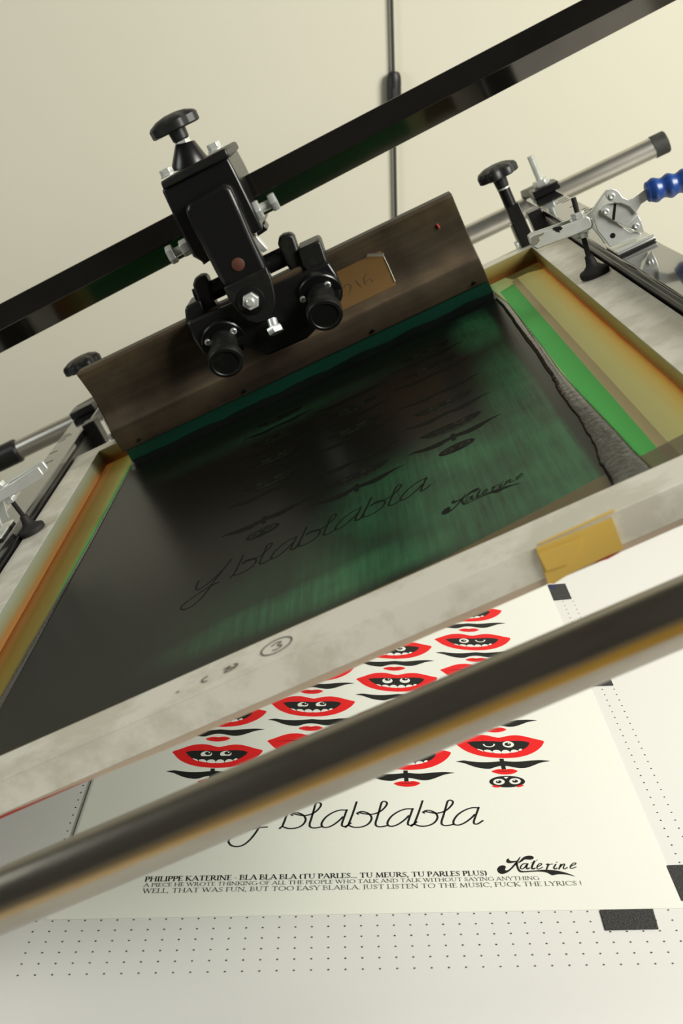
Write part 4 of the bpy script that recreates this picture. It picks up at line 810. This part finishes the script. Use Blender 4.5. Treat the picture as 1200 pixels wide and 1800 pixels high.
# ------------------------------------------------------------------ screen posts with knobs
def post(u, v, kh, lab):
    t = thing('knob_clamp', lab, 'clamp', (u,v,0.0228), HEAD, 'knobbed posts behind the screen')
    b = MB(); b.box((u-0.0088,v-0.0095,0.0232), (u+0.0088,v+0.0095,0.078)); b.build('post', 'black', t, bevel=0.001)
    b = MB(); b.box((u-0.0115,v-0.0065,0.0228), (u-0.0089,v+0.008,0.055)); b.lathe((u-0.0115,v-0.004,0.029), (-1,0,0.0), [(0.005,0),(0.005,0.004),(0.001,0.0042)], 16); b.build('hook', 'steel', t, bevel=0.0006)
    b = MB(); b.cyl((u-0.001,v,0.0775), (u-0.001,v,0.1000+kh), 0.0078); b.build('stem', 'black', t)
    b = MB(); b.cyl((u-0.001,v,0.1000+kh), (u-0.001,v,0.1020+kh), 0.0086); b.build('washer', 'steel', t)
    b = MB(); z = 0.1020+kh
    b.lathe((u-0.001,v,z), (0,0,1), [(0.0070,0),(0.0082,0.001),(0.0092,0.013),(0.016,0.015)], 28)
    b.lathe((u-0.001,v,z+0.0135), (0,0,1), [(0.0245,0),(0.0268,0.0012),(0.0272,0.0085),(0.0250,0.0120),(0.0160,0.0158),(0.006,0.0172),(0.001,0.0172)], 72, lobes=7, depth=0.12)
    b.build('knob', 'plastic', t)
post(0.4035, 1.6555, 0, 'black post with a lobed knob at the far right corner of the screen')
post(-0.1860, 1.6555, 0.010, 'black post with a knob peeking out behind the left end of the squeegee')

# ------------------------------------------------------------------ toggle clamps
def clamp(lab, left):
    VC = 1.325 if not left else 1.347
    X = (lambda u: u) if not left else (lambda u: 0.1795-u)
    dv = VC-1.325
    base = (X(0.470), VC, 0.0353)
    t = thing('toggle_clamp', lab, 'clamp', base, HEAD, 'toggle clamps on the side rails')
    def S(pl): return [(X(p[0]), p[1]) for p in pl]
    def slab(name, pl, v0, v1, m, bev=0.0006):
        b = MB(); b.slab(S(pl), v0+dv, v1+dv); return b.build(name, m, t, bevel=bev)
    b = MB(); b.box((min(X(0.4505),X(0.4905)),1.296+dv,0.0371), (max(X(0.4505),X(0.4905)),1.356+dv,0.0396)); b.build('base', 'steel', t, bevel=0.0009)
    b = MB(); b.box((min(X(0.4505),X(0.4905)),1.297+dv,0.0352), (max(X(0.4505),X(0.4905)),1.355+dv,0.0370)); b.build('gasket', 'rubber', t)
    b = MB(); b.cyl((X(0.4505),1.297+dv,0.0405), (X(0.4900),1.297+dv,0.0405), 0.0016, seg=10); b.build('rim', 'steel', t)
    side = [(0.44567,0.08464),(0.44987,0.08526),(0.45508,0.08415),(0.46541,0.06154),(0.47174,0.05163),(0.47843,0.04845),(0.4817,0.04517),(0.47943,0.04222),(0.45007,0.04556),(0.44773,0.04598),(0.44689,0.05194),(0.4425,0.0667),(0.44338,0.07889)]
    for nm, v0 in (('side_plate', 1.3090), ('side_plate', 1.3380)):
        slab(nm, side, v0, v0+0.003, 'steel')
    q = [(0.45461,0.05566)][0]
    b = MB(); b.lathe((X(q[0]),1.3090+dv,q[1]), (0,-1,0), [(0.0027,0),(0.0027,0.0002),(0.0001,0.0002)], 20); b.build('hole', 'hole', t)
    slab('lever_plate', [(0.45264,0.08393),(0.45539,0.08659),(0.46031,0.08765),(0.46742,0.08573),(0.47678,0.08094),(0.48153,0.07585),(0.48442,0.06881),(0.48521,0.06559),(0.48125,0.06349),(0.4702,0.05825),(0.46121,0.06847),(0.45445,0.07852),(0.45265,0.08108)], 1.3060, 1.3088, 'steel')
    slab('lever_plate', [(0.47051,0.05787),(0.48472,0.06434),(0.48566,0.05683),(0.48442,0.04598),(0.47889,0.04861),(0.47334,0.05469)], 1.3066, 1.3088, 'steel')
    slab('slit', [(0.46704,0.08534),(0.46912,0.08435),(0.46144,0.06962),(0.45944,0.07114)], 1.3056, 1.3059, 'hole', 0)
    slab('lever', [(0.46236,0.0988),(0.46536,0.10073),(0.47004,0.09985),(0.47344,0.09712),(0.47526,0.09322),(0.4765,0.0878),(0.48041,0.08347),(0.48542,0.08198),(0.49262,0.08328),(0.50064,0.0853),(0.4991,0.07458),(0.49103,0.07334),(0.48486,0.06893),(0.48261,0.06659),(0.47971,0.0759),(0.47261,0.08357),(0.46695,0.08626),(0.46286,0.09012),(0.46134,0.09479)], 1.3032, 1.3058, 'steel')
    for s_, r in (((0.46721,0.09322), 0.0034), ((0.45697,0.08118), 0.0031), ((0.47934,0.05482), 0.0031)):
        v_ = 1.3032 if r > 0.0033 else 1.3060
        b = MB(); b.lathe((X(s_[0]),v_+dv,s_[1]), (0,-1,0), [(r,0),(r*0.95,0.0010),(r*0.6,0.0014),(r*0.3,0.0009),(0.0001,0.0008)], 20); b.build('rivet', 'steel', t)
    # link from the arm up to the upper pivot
    slab('link', [(0.43662,0.08267),(0.44743,0.08537),(0.46398,0.09547),(0.46818,0.09747),(0.47326,0.09596),(0.47622,0.09193),(0.4753,0.08724),(0.47158,0.08443),(0.46643,0.08436),(0.46018,0.08297),(0.44817,0.07718),(0.44151,0.07052),(0.43803,0.07043),(0.43524,0.07639)], 1.3215, 1.3295, 'steel')
    arm = [(0.37871,0.08835),(0.38227,0.08939),(0.41201,0.08572),(0.42805,0.08435),(0.43822,0.08493),(0.44051,0.08134),(0.44001,0.0749),(0.43756,0.07188),(0.4231,0.07206),(0.38064,0.07541),(0.37753,0.079)]
    slab('arm', arm, 1.3110, 1.3165, 'steel', 0.0012); slab('arm', arm, 1.3335, 1.3390, 'steel', 0.0012)
    slab('arm_bridge', [(0.43929,0.0814),(0.44293,0.07904),(0.44207,0.07167),(0.4376,0.06937),(0.43497,0.07062)], 1.3160, 1.3340, 'steel', 0.001)
    if not left:
        slab('chipped_paint', [(0.40167,0.08862),(0.40606,0.0882),(0.41016,0.08708),(0.41188,0.08418),(0.41012,0.08293),(0.40723,0.08347),(0.4084,0.08124),(0.40507,0.08324),(0.40318,0.08623)], 1.3106, 1.3109, 'hole', 0)
        slab('chipped_paint', [(0.37865,0.08828),(0.38203,0.08939),(0.39363,0.08827),(0.39109,0.08613),(0.38654,0.0862),(0.38627,0.08255),(0.38189,0.08001),(0.37802,0.07975),(0.37736,0.08217)], 1.3107, 1.3109, 'wornink', 0)
    # spindle, nuts and rubber foot
    s0, s1 = [(0.43461,0.10493),(0.42628,0.03944)]
    A = Vector((X(s0[0]),VC,s0[1])); Bq = Vector((X(0.4262),VC,0.0400)); d = (A-Bq).normalized()
    b = MB(); b.thread(Bq, A, 0.0029, 0.0013); b.build('spindle', 'rubber', t)
    na = [(0.4311,0.08698)][0]; nb = [(0.43136,0.06684)][0]
    for q in (na, nb):
        tt = (q[1]-Bq.z)/d.z; c = Bq + d*tt
        b = MB(); b.hexa(c-d*0.0032, c+d*0.0032, 0.0072); b.build('hex_nut', 'steel', t, bevel=0.0004)
        b = MB(); sg = -1 if q is na else 1
        b.lathe(c+d*0.0034*sg, d*sg, [(0.0095,0),(0.0095,0.0012)], 28); b.build('washer', 'steel', t)
    b = MB(); b.lathe((Bq.x,VC,FT+0.0003), (d.x*0.3,0,1), [(0.0150,0),(0.0156,0.001),(0.0156,0.0050),(0.0146,0.0062),(0.0100,0.0082),(0.0062,0.0118),(0.0050,0.0170),(0.0046,0.0210),(0.0032,0.0220)], 36); b.build('rubber_foot', 'rubber', t)
    # ribbed grip
    g0, g1 = [(0.49971,0.08166),(0.53666,0.07596)]
    A = Vector((X(g0[0]),1.3045+dv,g0[1])); Bq = Vector((X(g1[0]),1.3045+dv,g1[1])); d = (Bq-A).normalized()
    prof_ = [(0.0088,0),(0.0100,0.0010)]
    for k in range(49):
        h = 0.0015+0.092*k/48; prof_.append((0.0112+0.0013*math.cos(2*math.pi*(h-0.0085)/0.0152), h))
    prof_ += [(0.0095,0.0955),(0.005,0.0975),(0.001,0.098)]
    b = MB(); b.lathe(A, d, prof_, 32); b.build('grip', 'blue', t, ang=60)['label'] = 'blue ribbed grip'
clamp('zinc toggle clamp with a blue ribbed grip pressing on the right side of the screen', False)
clamp('zinc toggle clamp at the left picture edge, black foot on the screen frame', True)

for o in bpy.data.objects:
    if '_loc' in o.keys(): del o['_loc']
